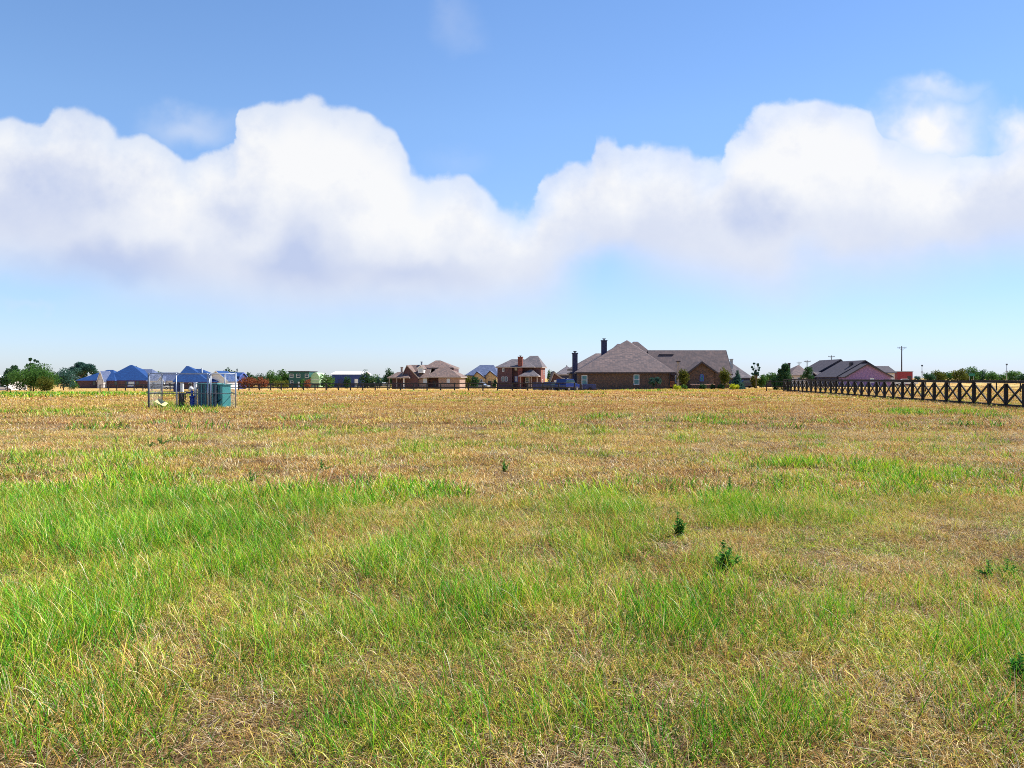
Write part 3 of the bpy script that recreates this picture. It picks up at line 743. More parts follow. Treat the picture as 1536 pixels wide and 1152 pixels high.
# ------------------------------------------------------------------ wire enclosure and its contents
ed = 42.0
def eP(px, d): return ((px - HX) / F * d, d)
A = eP(223, 42.0); B = eP(353.5, 42.4); D = eP(337, 47.5); C = eP(243, 46.5)
ex, ey = A[0], A[1]; eg = gz((A[0] + B[0]) / 2, 42)
enc = empty('wire_enclosure', (ex, ey, eg)); tag(enc, 'chain link enclosure with galvanised rails around teal and blue utility boxes', 'fence')
def loc(p): return (p[0] - ex, p[1] - ey)
HT = EYE - (560.3 - HY) / F * 42 - eg
corners = [loc(A), loc(B), loc(D), loc(C)]
def lerp2(a, b, t): return (a[0] + (b[0] - a[0]) * t, a[1] + (b[1] - a[1]) * t)
posts = [(corners[0], .05, 'galv_dark'), (corners[1], .034, 'galv'), (corners[2], .035, 'galv'), (corners[3], .035, 'galv_dark'),
         (lerp2(corners[0], corners[1], .315), .03, 'galv'), (lerp2(corners[0], corners[1], .675), .035, 'galv'), (lerp2(corners[0], corners[1], .71), .035, 'galv'), (lerp2(corners[3], corners[2], .75), .03, 'galv')]
for (x, y), r, mt in posts: MB().tube([(x, y, -.3), (x, y, HT + .03)], r, 10).build('post', M[mt], enc, smooth=True)
for i in range(4):
    a, b = corners[i], corners[(i + 1) % 4]
    MB().tube([(a[0], a[1], HT), (b[0], b[1], HT)], .017, 8).build('top_rail', M['galv'], enc, smooth=True)
    MB().tube([(a[0], a[1], .80), (b[0], b[1], .80)], .02, 8).build('middle_rail', M['galv_dark'], enc, smooth=True)
    w = MB(); ln = math.hypot(b[0] - a[0], b[1] - a[1]); sp = .085; hh = HT - .05
    for sgn in (1, -1):
        t = -hh
        while t < ln:
            # diagonal wire clipped to the panel
            s0, z0 = t, 0.0; s1, z1 = t + hh, hh
            if s0 < 0: z0 = -s0; s0 = 0
            if s1 > ln: z1 = hh - (s1 - ln); s1 = ln
            if s1 - s0 > .02:
                if sgn < 0: s0, s1 = ln - s0, ln - s1
                pa = lerp2(a, b, s0 / ln); pb = lerp2(a, b, s1 / ln)
                w.tube([(pa[0], pa[1] + .004 * sgn, z0 + .04), (pb[0], pb[1] + .004 * sgn, z1 + .04)], .0009, 3, cap=False)
            t += sp
    w.build('chain_link_mesh', M['galv_dark'], enc)
def local_empty(name, px, d, label, cat, rz=0):
    x = (px - HX) / F * d; o = empty(name, (x, d, gz(x, d)), R(rz)); tag(o, label, cat); return o
u = 43.5 / F
# cream sign board lying tilted
rt = local_empty('sign_board', 242, 42.6, 'cream board leaning askew on the grass inside the wire enclosure, lower left corner', 'sign')
bd = MB().box(-.29, .29, -.012, .012, -.17, .17).build('board', M['sign_cream'], rt); bd.location = (0, 0, .30); bd.rotation_euler = (R(-56), R(27), 0)
ln = MB()
for zz, a, b in ((.055, -.22, .20), (.0, -.22, .22), (-.055, -.20, .12)):
    xx = a
    rr = random.Random(int(zz * 1000) + 5)
    while xx < b:
        w_ = .02 + .03 * rr.random(); ln.box(xx, min(b, xx + w_), -.0155, -.0125, zz - .009, zz + .009); xx += w_ + .016
ln.build('faded_lettering', M['ink'], bd)
lg = MB().beam((-.02, .16, -.1), (-.02, .10, .26), .03, .03).build('stake', M['galv_dark'], rt)
# meter panel on posts
rt = local_empty('meter_panel', 270.5, 43.2, 'navy electric meter box with pale door on steel posts inside the wire enclosure', 'electrical box', -6)
MB().box(-.34, .0, -.11, .11, .86, 1.30).build('meter_box', M['navy'], rt, bevel=.01)
MB().box(.015, .17, -.07, .07, .84, 1.36).build('pale_box', M['white_metal'], rt, bevel=.01)
MB().box(-.36, .26, -.2, .16, 1.362, 1.385).build('rain_hood', M['navy'], rt)
for xx in (-.25, -.13): MB().tube([(xx, .13, -.2), (xx, .13, 1.36)], .024, 8).build('post', M['galv'], rt)
o = MB().box(-.06, .18, -.10, .12, -.1, .80).build('lower_cabinet', M['black'], rt, bevel=.01)
MB().tube([(.09, -.12, .8), (.2, -.16, .45), (.42, -.14, .25), (.55, -.1, .3), (.62, 0, .5)], .016, 6).build('cable', M['black'], rt, smooth=True)
# blue well head with white cap
rt = local_empty('well_pump', 288, 43.4, 'blue upright pump housing with white cap beside a white post', 'pump')
MB().tube([(0, 0, -.1), (0, 0, .50), (0, 0, .56), (0, 0, .62)], [.12, .12, .15, .15], 14).build('housing', M['blue_paint'], rt, smooth=False)
MB().tube([(0, 0, .622), (0, 0, .90)], .07, 12).build('riser_pipe', M['blue_paint'], rt, smooth=True)
MB().dome(-.05, 0, 1.0, .13, .13, .12).build('cap', M['white_metal'], rt, smooth=True)
MB().tube([(-.08, 0, .80), (-.30, 0, .80), (-.34, 0, .70), (-.34, 0, .4)], .03, 8).build('elbow_pipe', M['navy'], rt, smooth=True)
rt = local_empty('white_post', 293, 43.6, 'slim white square post between the blue pump and the teal cabinets', 'post')
MB().box(-.075, .075, -.05, .05, -.2, 1.30).build('shaft', M['white_metal'], rt, bevel=.008)
MB().box(-.085, .085, -.06, .06, 1.303, 1.34).build('cap', M['white_metal'], rt)
# teal ribbed cabinets, their lit and shaded tones put into the paint
rt = local_empty('utility_cabinet', 316, 43.5, 'large shade-toned teal ribbed steel cabinet on the right side of the wire enclosure', 'cabinet', -8)
rt2 = rt
cw = MB().box(-.60, .52, -.30, .40, -.05, 1.26); cw.build('cabinet_body', M['teal_shaded'], rt, bevel=.012)
MB().box(-.64, .56, -.34, .44, 1.262, 1.30).build('lid', M['teal'], rt)  # lighter teal paints the top-lit edge
for k in range(6):
    xx = -.56 + k * .205
    MB().box(xx, xx + .035, -.335, -.302, .02, 1.24).build('rib', M['galv'] if k in (0, 3, 5) else M['teal'], rt)  # pale ribs paint the upright highlights
for xx in (-.03, .37): MB().box(xx, xx + .03, -.365, -.337, .6, .75).build('handle', M['black'], rt)
rt = local_empty('utility_cabinet', 336.5, 43.3, 'sunlit-toned teal steel cabinet with black cable across its face, right end of the enclosure', 'cabinet', -40)  # lighter paint stands for the sun-facing side of the cabinet
MB().box(-.24, .24, -.26, .24, -.05, 1.22).build('cabinet_body', M['teal'], rt, bevel=.012)
MB().box(-.27, .27, -.29, .27, 1.222, 1.26).build('lid', M['teal'], rt)
MB().box(-.02, .0, -.275, -.262, .03, 1.2).build('rib', M['teal_shaded'], rt)
MB().tube([(-.24, -.285, .30), (-.05, -.29, .40), (.1, -.29, .46), (.24, -.285, .52)], .013, 6).build('cable', M['black'], rt, smooth=True)

# ------------------------------------------------------------------ trees
def leaf_mesh(name, centers, size, seed, mat, parent, tint, flat=0.0):
    r = np.random.default_rng(seed); n = len(centers)
    nrm = r.normal(size=(n, 3)); nrm[:, 2] = np.abs(nrm[:, 2]) * (1 + flat); nrm /= np.linalg.norm(nrm, axis=1)[:, None]
    t = np.cross(nrm, r.normal(size=(n, 3))); t /= np.linalg.norm(t, axis=1)[:, None]; b = np.cross(nrm, t)
    s = size * (.6 + .8 * r.random((n, 1)))
    v = np.stack([centers - t * s * .5, centers - b * s * .32, centers + t * s * .5, centers + b * s * .32 + nrm * s * .1], 1).reshape(-1, 3)
    me = bpy.data.meshes.new(name)
    me.vertices.add(4 * n); me.vertices.foreach_set('co', v.ravel())
    me.loops.add(4 * n); me.loops.foreach_set('vertex_index', np.arange(4 * n, dtype=np.int32))
    me.polygons.add(n); me.polygons.foreach_set('loop_start', np.arange(0, 4 * n, 4, dtype=np.int32)); me.polygons.foreach_set('loop_total', np.full(n, 4, np.int32))
    me.update(); me.validate()
    at = me.attributes.new('tint', 'FLOAT', 'FACE'); at.data.foreach_set('value', np.clip(tint, 0, 1).astype(np.float32))
    me.materials.append(mat)
    o = bpy.data.objects.new(name, me); col.objects.link(o)
    if parent is not None: o.parent = parent
    return o

def tree(name, px0, px1, pytop, d, leaf, label, cat='tree', style='round', seed=1, cb=.15, group=None, dens=1.0, leafpx=2.0, pybot=None):
    r = np.random.default_rng(seed)
    x = ((px0 + px1) / 2 - HX) / F * d; g = gz(x, d)
    if pybot is not None: pass
    Ht = EYE - (pytop - HY) / F * d - g; W = (px1 - px0) / F * d / 2
    rt = empty(name, (x, d, g)); tag(rt, label, cat, group)
    z0 = Ht * cb; rz = (Ht - z0) / 2; zc = z0 + rz
    ls = leafpx / F * d
    cl = []
    if style in ('round', 'airy', 'shrub', 'spread'):
        nl = {'round': 16, 'airy': 9, 'shrub': 12, 'spread': 14}[style]
        for k in range(nl):
            u = r.normal(size=3); u /= np.linalg.norm(u); rad = (.30 + .5 * r.random() ** .5)
            c = np.array([u[0] * W * rad, u[1] * W * rad, zc + u[2] * rz * rad])
            s = (.34 + .20 * r.random()) * (.72 if style == 'airy' else 1)
            cl.append((c, np.array([W * s, W * s, rz * s * 1.0])))
        if style != 'airy': cl.append((np.array([0, 0, zc - rz * .15]), np.array([W * .8, W * .8, rz * .82])))
    elif style == 'conifer':
        for k in range(11):
            f = k / 10; rr = W * (1 - f * .93)
            for q in range(5 if f < .7 else 2):
                a = r.random() * 6.28
                cl.append((np.array([math.cos(a) * rr * .55, math.sin(a) * rr * .55, z0 + (Ht - z0) * f * .95]), np.array([rr * .5 + .1, rr * .5 + .1, (Ht - z0) * .09])))
    elif style == 'dense':
        for k in range(26):
            f = r.random(); rr = W * (1 - f ** 1.6 * .8); a = r.random() * 6.28
            cl.append((np.array([math.cos(a) * rr * .62, math.sin(a) * rr * .62, z0 + (Ht - z0) * (.04 + f * .86)]), np.array([W * .36, W * .36, (Ht - z0) * .11])))
        cl.append((np.array([0, 0, z0 + (Ht - z0) * .4]), np.array([W * .8, W * .8, (Ht - z0) * .42])))
    elif style == 'sparse':
        for k in range(20):
            a = r.random() * 6.28; f = r.random()
            cl.append((np.array([math.cos(a) * W * .85 * (.35 + .65 * f) * r.random() ** .4, math.sin(a) * W * .7 * r.random(), z0 + (Ht - z0) * (.45 + .52 * r.random())]), np.array([W * .13, W * .13, W * .12])))
    npx = (px1 - px0) * (HY - pytop + EYE / d * F) * (1 - cb)
    total = int(min(14000, max(260, npx * 5.5 * dens / (leafpx * leafpx * .35))))
    if style == 'sparse': total = int(total * .28)
    vol = np.array([np.prod(c[1]) ** .67 for c in cl]); vol /= vol.sum()
    pts = []; tint = []
    for (c, s), f in zip(cl, vol):
        n = max(8, int(total * f)); u = r.normal(size=(n, 3)); u /= np.linalg.norm(u, axis=1)[:, None]
        q = r.random((n, 1)) ** .35 * (1 + .25 * r.random((n, 1)))
        p = c + u * s * q
        pts.append(p); tint.append(.28 + .25 * r.random() + .3 * r.random(n))
    pts = np.vstack(pts); tint = np.concatenate(tint)
    k = pts[:, 2] > .05; pts = pts[k]; tint = tint[k]
    # trunk and limbs first
    tb = MB(); tr_ = max(.05, Ht * .022)
    topz = z0 + (Ht - z0) * (.66 if style == 'conifer' else .8 if style == 'sparse' else .45)
    tb.tube([(0, 0, -.3), (tr_ * .5, 0, z0 * .6), (-tr_ * .5, 0, (z0 + topz) / 2), (0, 0, topz)], [tr_ * 1.3, tr_, tr_ * .75, tr_ * .35], 7)
    for c, s in cl[:14]:
        st = min(topz * .95, max(z0 * .7, c[2] * .55)); tb.tube([(0, 0, st), (c[0] * .5, c[1] * .5, (st + c[2]) / 2), tuple(c)], [tr_ * .5, tr_ * .32, tr_ * .12], 5)
    tb.build('trunk', M['bark'], rt, smooth=True)
    leaf_mesh('crown', pts, ls, seed + 100, M[leaf], rt, tint)
    return rt

T = tree
T('leafy_tree', 16, 84, 547, 150, 'leaf_mid', 'broad green tree at the far left, widest crown of the left group', seed=11, cb=.03, dens=1.2)
T('slender_tree', 30, 62, 536, 156, 'leaf_dark', 'sparse twiggy tree rising above the broad green tree at the far left', seed=12, style='sparse', cb=.1)
T('leafy_tree', -8, 30, 546, 165, 'leaf_dark', 'open dark green tree cut by the left edge of the photo', seed=13, style='airy', cb=.1, dens=1.1)
T('low_shrub', 52, 80, 566, 145, 'leaf_olive', 'olive shrub at the right foot of the broad green tree', 'shrub', 'shrub', seed=14, cb=.0)
T('leafy_tree', 78, 112, 552, 190, 'leaf_blue', 'round dark tree left of the leftmost blue-roofed house', seed=15, cb=.06)
T('leafy_tree', 101, 144, 540, 330, 'leaf_blue', 'airy grey-green tree behind the left end of the leftmost blue roof', seed=16, style='airy', cb=.25, dens=1.5)
T('low_shrub', 104, 117, 568, 200, 'leaf_mid', 'small green shrub at the left corner of the leftmost blue-roofed house', 'shrub', 'shrub', seed=17, cb=0)
T('leafy_tree', 192, 214, 551, 345, 'leaf_mid', 'green treetop above the right end of the leftmost blue roof', seed=18, cb=.2)
T('leafy_tree', 222, 250, 556, 345, 'leaf_mid', 'low green treetop above the pale grey-blue roof', seed=19, cb=.2)
T('leafy_tree', 335, 352, 552.5, 300, 'leaf_dark', 'round dark tree behind the small blue-walled building', seed=20, cb=.1)
T('pointed_tree', 351, 360, 553.5, 262, 'leaf_blue', 'narrow pointed dark tree right of the small blue-walled building', style='conifer', seed=21, cb=.02)
for k, (a, b, t, lab) in enumerate(((357, 372, 566, 'rust-red shrub nearest the small blue-walled building'), (369, 387, 564.5, 'rust-red shrub in the middle of the reddish row'), (384, 402, 565.5, 'rust-red shrub at the right end of the reddish row'))):
    T('rust_shrub', a, b, t, 235, 'leaf_rust', lab, 'shrub', 'shrub', seed=30 + k, cb=0, group='rust-red shrubs behind the pipe fence', dens=1.3)
T('leafy_tree', 366, 386, 559, 300, 'leaf_dark', 'low dark tree above the rust-red shrubs', seed=40, cb=.05)
T('leafy_tree', 384, 408, 560, 305, 'leaf_dark', 'low blue-green tree between the rust-red shrubs and the taller trees', seed=41, cb=.05)
T('leafy_tree', 398, 421, 556.5, 280, 'leaf_mid', 'bright green bushy tree left of the green building', seed=42, cb=.03)
T('leafy_tree', 416, 437, 553.5, 310, 'leaf_mid', 'tallest green tree touching the left side of the green building', seed=43, cb=.03)
T('low_shrub', 408, 433, 568, 240, 'leaf_olive', 'olive shrub before the trees left of the green building', 'shrub', 'shrub', seed=44, cb=0)
T('low_shrub', 449, 459, 567, 245, 'leaf_mid', 'green shrub before the green building', 'shrub', 'shrub', seed=45, cb=0)
T('low_shrub', 456, 467, 567.5, 240, 'leaf_rust', 'reddish shrub between the green building and the lime shed', 'shrub', 'shrub', seed=46, cb=0)
T('leafy_tree', 479, 502, 560.5, 250, 'leaf_mid', 'green bushy tree left of the blue barn', seed=47, cb=.04)
T('leafy_tree', 514, 526, 562.5, 245, 'leaf_dark', 'small dark tree before the middle of the blue barn', seed=48, cb=.04)
T('leafy_tree', 539, 557, 557.5, 260, 'leaf_dark', 'dark bushy tree at the right end of the blue barn', seed=49, cb=.04)
T('leafy_tree', 553, 566, 565, 255, 'leaf_dark', 'low dark tree right of the blue barn', seed=50, cb=.04)
T('leafy_tree', 564, 574, 563.5, 265, 'leaf_blue', 'smallest dark tree standing alone left of the tan-roofed house', seed=51, cb=.05)
T('leafy_tree', 575, 592, 553.5, 245, 'leaf_dark', 'round dark tree touching the left end of the tan-roofed house', seed=52, cb=.05)
T('leafy_tree', 692, 709, 563, 225, 'leaf_olive', 'olive tree right of the tan-roofed house', seed=53, cb=.04)
T('leafy_tree', 706, 719, 562.5, 225, 'leaf_dark', 'dark tree before the left end of the yellow stone house', seed=54, cb=.04)
T('low_shrub', 738, 746, 567, 210, 'leaf_dark', 'dark shrub at the left corner of the two-storey brick house', 'shrub', 'shrub', seed=55, cb=0)
T('leafy_tree', 820, 829, 556, 188, 'leaf_mid', 'narrow green tree at the right corner of the two-storey brick house', seed=56, cb=.03)
# planting at the main house
T('small_tree', 1017, 1033, 554.5, 122, 'leaf_olive', 'small olive tree before the porch of the brown brick house', seed=60, cb=.22)
T('small_tree', 1078, 1094, 552.5, 122, 'leaf_olive', 'small olive tree right of the brick gable with the arched window', seed=61, cb=.18)
T('low_shrub', 971, 992, 565.5, 124.5, 'leaf_blue', 'loose green shrub against the brown brick wall right of the second window', 'shrub', 'airy', seed=62, cb=.25, dens=.9)
T('round_shrub', 1022, 1032, 577, 119, 'leaf_mid', 'green mound shrub beside the yellow-green one below the olive tree', 'shrub', 'shrub', seed=63, cb=0)
T('round_shrub', 1048, 1060, 576, 121, 'leaf_dark', 'rounded green shrub under the arched window', 'shrub', 'shrub', seed=64, cb=0)
T('round_shrub', 1065, 1074, 576.5, 121, 'leaf_dark', 'dark rounded shrub at the right foot of the brick gable', 'shrub', 'shrub', seed=65, cb=0)
T('round_shrub', 1076, 1087, 575.5, 121, 'leaf_dark', 'dark rounded shrub under the right-hand olive tree', 'shrub', 'shrub', seed=66, cb=0)
T('yellow_shrub', 1010, 1023, 577.5, 116, 'leaf_yellow', 'bright yellow-green shrub near the porch pillar', 'shrub', 'shrub', seed=67, cb=0)
T('yellow_shrub', 1092, 1105, 576, 116, 'leaf_yellow', 'bright yellow-green shrub at the foot of the dark evergreen, larger of two', 'shrub', 'shrub', seed=68, cb=0)
T('yellow_shrub', 1102, 1109, 577, 117, 'leaf_yellow', 'small yellow-green shrub right of the larger yellow one', 'shrub', 'shrub', seed=69, cb=0)
T('evergreen_tree', 1095, 1117, 556, 119, 'leaf_blue', 'conical blue-green evergreen at the right end of the brown brick house', style='conifer', seed=70, cb=.03, dens=1.4)
T('slender_tree', 1123, 1145, 543.5, 132, 'leaf_blue', 'sparse slender tree with scattered dark leaf tufts on bare stems', style='sparse', seed=71, cb=.1)
T('leafy_tree', 1126, 1138, 562, 135, 'leaf_olive', 'low olive tree at the left foot of the sparse slender tree', seed=72, cb=.02)
T('leafy_tree', 1134, 1150, 561, 136, 'leaf_mid', 'bushy green tree under the sparse slender tree, its right foot', seed=73, cb=.02)
T('leafy_tree', 1147, 1168, 560.5, 200, 'leaf_mid', 'bright green hedge-like tree left of the dense dark evergreen', seed=74, cb=.02)
T('evergreen_tree', 1162, 1190, 545.5, 112, 'leaf_dark', 'dense dark evergreen at the left end of the cross-braced fence', style='dense', seed=75, cb=.0, dens=1.5)
T('low_shrub', 1157, 1171, 565, 114, 'leaf_dark', 'dark shrub at the left foot of the dense dark evergreen', 'shrub', 'shrub', seed=76, cb=0)
T('slender_tree', 1200, 1222, 548.5, 150, 'leaf_dark', 'thin dark tree in front of the low porch behind the cross-braced fence', style='airy', seed=77, cb=.15, dens=.45)
T('leafy_tree', 1371, 1381, 564, 420, 'leaf_blue', 'tiny bluish tree right of the red metal building', seed=78, cb=.03)
far = [(1384, 1402, 558.5, 'leaf_dark'), (1396, 1420, 555.5, 'leaf_olive'), (1412, 1432, 558, 'leaf_mid'), (1428, 1452, 552, 'leaf_olive'), (1443, 1468, 551, 'leaf_mid'),
       (1460, 1481, 553.5, 'leaf_dark'), (1476, 1498, 557.5, 'leaf_mid'), (1492, 1510, 561, 'leaf_mid'), (1507, 1531, 556.5, 'leaf_mid'), (1524, 1548, 559, 'leaf_dark')]
flab = ['leftmost dark tree of the far tree line, beside the slim grey mast', 'second tree from the left in the far tree line, olive crown', 'third tree from the left in the far tree line, lower green crown',
        'fourth tree from the left in the far tree line, tall olive crown', 'tallest tree of the far tree line, behind the green highway sign', 'dark tree just right of the green highway sign',
        'sloping green tree right of the dark one in the far tree line', 'lowest tree of the far tree line, left of the pale mast', 'green tree right of the pale mast', 'dark tree of the far line cut by the right edge of the photo']
for k, ((a, b, t, lf), lb) in enumerate(zip(far, flab)):
    T('leafy_tree', a, b, t, 430 + 9 * (k % 3), lf, lb, seed=80 + k, cb=.02, group='trees of the far tree line on the right', leafpx=1.7)

hr = random.Random(5)
for a in list(range(-30, 125, 17)) + list(range(215, 262, 15)) + list(range(345, 610, 15)) + [688, 742, 826]:
    w_ = 15 + 7 * hr.random()
    T('far_tree', a, a + w_, 564.5 - 3.5 * hr.random(), 400 + 60 * hr.random(), hr.choice(['leaf_dark', 'leaf_mid', 'leaf_blue']), 'low dark far-off tree on the horizon behind the left and middle houses', seed=300 + a, cb=.0, group='low far-off trees along the horizon', leafpx=1.7, dens=.8)
# ------------------------------------------------------------------ ground
def build_ground():
    rr = [0.0] + list(np.geomspace(.5, 6000, 330)); na = 420
    # finer angular steps in front of the camera
    th = np.concatenate([np.linspace(-38, 38, 300), np.linspace(38, 322, 121)[1:-1]]); th = np.radians(90 - th); na = len(th)
    v = [(0.0, 0.0, gz(0, 0))]; f = []
    RR, TH = np.meshgrid(np.array(rr[1:]), th, indexing='ij')
    XX = RR * np.cos(TH); YY = RR * np.sin(TH); ZZ = ground_z(XX, YY)
    v += list(map(tuple, np.stack([XX.ravel(), YY.ravel(), ZZ.ravel()], 1)))
    nr = len(rr) - 1
    for k in range(na): f.append((0, 1 + (k + 1) % na, 1 + k))
    for i in range(nr - 1):
        b = 1 + i * na
        for k in range(na):
            k2 = (k + 1) % na; f.append((b + k, b + k2, b + na + k2, b + na + k))
    me = bpy.data.meshes.new('ground'); me.from_pydata(v, [], f); me.update()
    me.polygons.foreach_set('use_smooth', [True] * len(me.polygons))
    m, nt, out = newmat('field_soil')
    p = N(nt, 'ShaderNodeBsdfPrincipled'); p.inputs['Roughness'].default_value = .95; p.inputs['Specular IOR Level'].default_value = .1
    geo = N(nt, 'ShaderNodeNewGeometry')
    def noise(s, det=6, ro=.6):
        n = N(nt, 'ShaderNodeTexNoise'); n.inputs['Scale'].default_value = s; n.inputs['Detail'].default_value = det; n.inputs['Roughness'].default_value = ro
        L(nt, geo.outputs['Position'], n.inputs['Vector']); return n.outputs[0]
    fine = ramp(nt, [(.34, (.03, .018, .010)), (.50, (.13, .08, .035)), (.64, (.38, .26, .11)), (.78, (.60, .44, .20))]); L(nt, noise(38, 8, .75), fine.inputs[0])
    mid = ramp(nt, [(.35, (.62, .50, .42)), (.5, (1, .95, .9)), (.65, (1.25, 1.2, .95))]); L(nt, noise(.9, 6, .65), mid.inputs[0])
    c = mixc(nt, 1.0, fine.outputs[0], mid.outputs[0], 'MULTIPLY')
    # farther away the sheet is turf seen flat: straw with green and red patches
    turf = ramp(nt, [(.30, (.46, .25, .07)), (.45, (.50, .31, .10)), (.58, (.54, .38, .13)), (.70, (.36, .34, .08))]); L(nt, noise(.06, 7, .7), turf.inputs[0])
    ln = N(nt, 'ShaderNodeVectorMath', operation='LENGTH'); L(nt, geo.outputs['Position'], ln.inputs[0])
    mr = N(nt, 'ShaderNodeMapRange'); mr.inputs[1].default_value = 25; mr.inputs[2].default_value = 110; L(nt, ln.outputs['Value'], mr.inputs[0])
    c = mixc(nt, mr.outputs[0], c, turf.outputs[0])
    L(nt, c, p.inputs['Base Color'])
    bp = N(nt, 'ShaderNodeBump'); bp.inputs['Strength'].default_value = .6; bp.inputs['Distance'].default_value = .03; L(nt, noise(45, 6, .7), bp.inputs['Height']); L(nt, bp.outputs[0], p.inputs['Normal'])
    L(nt, p.outputs[0], out.inputs[0])
    me.materials.append(m)
    o = bpy.data.objects.new('ground', me); col.objects.link(o); tag(o, kind='structure')
build_ground()

# pale road strip crossing far right
def road():
    mb = MB(); y0, y1 = 352.0, 362.0; xs = np.linspace(95, 420, 30)
    for a, b in zip(xs[:-1], xs[1:]):
        mb.poly([(a, y0, gz(a, y0) + .05), (b, y0, gz(b, y0) + .05), (b, y1, gz(b, y1) + .05), (a, y1, gz(a, y1) + .05)])
    o = mb.build('road', plain('pale_concrete_road', (.55, .53, .50), .9, var=.08, scale=.3)); tag(o, kind='structure')
road()

# ------------------------------------------------------------------ grass
GREEN = [  # cx, cy, rx, ry, amount - where green grass grows, read off the photo and laid on the ground
    (120, 790, 330, 85, .85), (470, 765, 160, 38, .55), (240, 900, 330, 110, .6), (90, 990, 210, 90, .55), (615, 850, 75, 75, .8), (660, 930, 190, 85, .75),
    (400, 950, 220, 95, .6), (760, 1090, 190, 80, .55), (870, 785, 120, 45, .6), (930, 830, 90, 40, .4), (1130, 785, 110, 38, .6), (1290, 718, 190, 28, .6), (1480, 750, 110, 34, .35),
    (1090, 850, 80, 40, .45), (1040, 960, 170, 70, .45), (1150, 1070, 160, 90, .45), (1470, 1010, 130, 90, .5), (1330, 940, 90, 60, .35), (120, 1070, 220, 90, .5), (520, 1060, 220, 90, .6), (900, 1010, 160, 90, .5), (330, 820, 200, 80, .6),
    (1050, 632, 50, 6, .8), (900, 628, 45, 5, .4), (60, 591, 240, 5, 1.4), (1400, 620, 70, 8, .5), (290, 612, 80, 6, .5), (620, 688, 170, 14, .3), (420, 655, 200, 14, .25), (1470, 622, 80, 8, .3), (1020, 585.5, 90, 1.6, .5),
    (200, 640, 120, 8, .25), (860, 650, 200, 8, .22), (940, 720, 160, 14, .3), (100, 620, 160, 8, .35)]
BARE = [(200, 1136, 80, 18), (430, 1068, 60, 16), (975, 822, 70, 12), (1480, 800, 90, 18), (790, 835, 60, 12), (510, 755, 60, 7), (1500, 662, 50, 5), (1130, 800, 40, 8), (1120, 905, 50, 16), (310, 835, 80, 14)]
RED = [(820, 591, 360, 6.5, 1.25), (60, 690, 200, 30, .5), (1250, 620, 250, 14, .4), (250, 640, 250, 14, .4), (900, 610, 400, 8, .4), (1300, 660, 250, 14, .3), (700, 700, 200, 16, .3)]
def maps(x, y):
    px = HX + F * x / y; py = HY + F * EYE / y
    g = np.zeros_like(x); bare = np.zeros_like(x); red = np.zeros_like(x)
    wx = 26 * (fbm(x * .7, y * .7, 31, 3) - .5) * 4; wy = (fbm(x * .7, y * .7, 41, 3) - .5)
    for cx, cy, rx, ry, a in GREEN: g = np.maximum(g, a * np.exp(-(((px + wx - cx) / rx) ** 2 + ((py + wy * ry - cy) / ry) ** 2) * 1.5))
    for cx, cy, rx, ry in BARE: bare = np.maximum(bare, np.exp(-(((px - cx) / rx) ** 2 + ((py - cy) / ry) ** 2) * 1.2))
    for cx, cy, rx, ry, a in RED: red = np.maximum(red, a * np.exp(-(((px - cx) / rx) ** 2 + ((py - cy) / ry) ** 2)))
    n = fbm(x * .55, y * .55, 51, 4); n2 = fbm(x * 2.2, y * 2.2, 61, 3)
    n3 = fbm(x * 7, y * 7, 71, 2); g = np.clip(g * (.50 + .9 * n) + .02 + .20 * (1 - sstep(5, 12, y)) * (1 - .8 * sstep(.2, .5, x / y)) + (n - .5) * .85 + (n2 - .5) * (.8 + .8 * g) + (n3 - .5) * .75, 0, .93)
    return g, bare, red

def clump(name, mat, n, radius, h0, h1, w, segs, lean, seed, droop=.4, tint=(0, 1), lie=0.0, head=0.0, wind=.25, mat2=None, share=0.0, low=.7):
    r = np.random.default_rng(seed)
    V = []; Fa = []; TI = []; HG = []; MI = []; b = 0
    ang = r.random(n) * 6.283; rad = radius * np.sqrt(r.random(n)); bx = np.cos(ang) * rad; by = np.sin(ang) * rad
    for i in range(n):
        sec = mat2 is not None and r.random() < share
        hh = (h0 + (h1 - h0) * r.random() ** 1.5) * (low if sec else 1); az = r.random() * 6.283
        l = lean * (.3 + r.random()) + lie; dx, dy = math.cos(az), math.sin(az)
        dx -= wind; wd = w * (.6 + .8 * r.random()); fa = r.random() * math.pi; sx, sy = math.cos(fa) * wd / 2, math.sin(fa) * wd / 2
        tt = tint[0] + (tint[1] - tint[0]) * r.random(); pitch = min(1.45, l); p = np.array([bx[i], by[i], 0.0]); sl = hh / segs
        for k in range(segs + 1):
            f = k / segs; tp = 1 - f ** 1.6 * .92
            if head and f > .6: tp = 1.0 + head * math.sin((f - .6) / .4 * math.pi)
            V.append((p[0] - sx * tp, p[1] - sy * tp, p[2])); V.append((p[0] + sx * tp, p[1] + sy * tp, p[2]))
            HG += [f, f]
            pitch_k = min(1.9, pitch + droop * f * f * (1 + pitch))
            p = p + sl * np.array([dx * math.sin(pitch_k), dy * math.sin(pitch_k), max(math.cos(pitch_k), -.4)])
            if p[2] < .004: p[2] = .004
        for k in range(segs):
            a = b + 2 * k; Fa.append((a, a + 1, a + 3, a + 2)); TI.append(tt); MI.append(1 if sec else 0)
        b += 2 * (segs + 1)
    me = bpy.data.meshes.new(name); me.from_pydata(V, [], Fa); me.update()
    a = me.attributes.new('tint', 'FLOAT', 'FACE'); a.data.foreach_set('value', TI)
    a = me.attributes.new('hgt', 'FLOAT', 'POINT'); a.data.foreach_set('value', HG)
    me.materials.append(mat)
    if mat2 is not None: me.materials.append(mat2); me.polygons.foreach_set('material_index', MI)
    me.polygons.foreach_set('use_smooth', [True] * len(me.polygons))
    return bpy.data.objects.new(name, me)

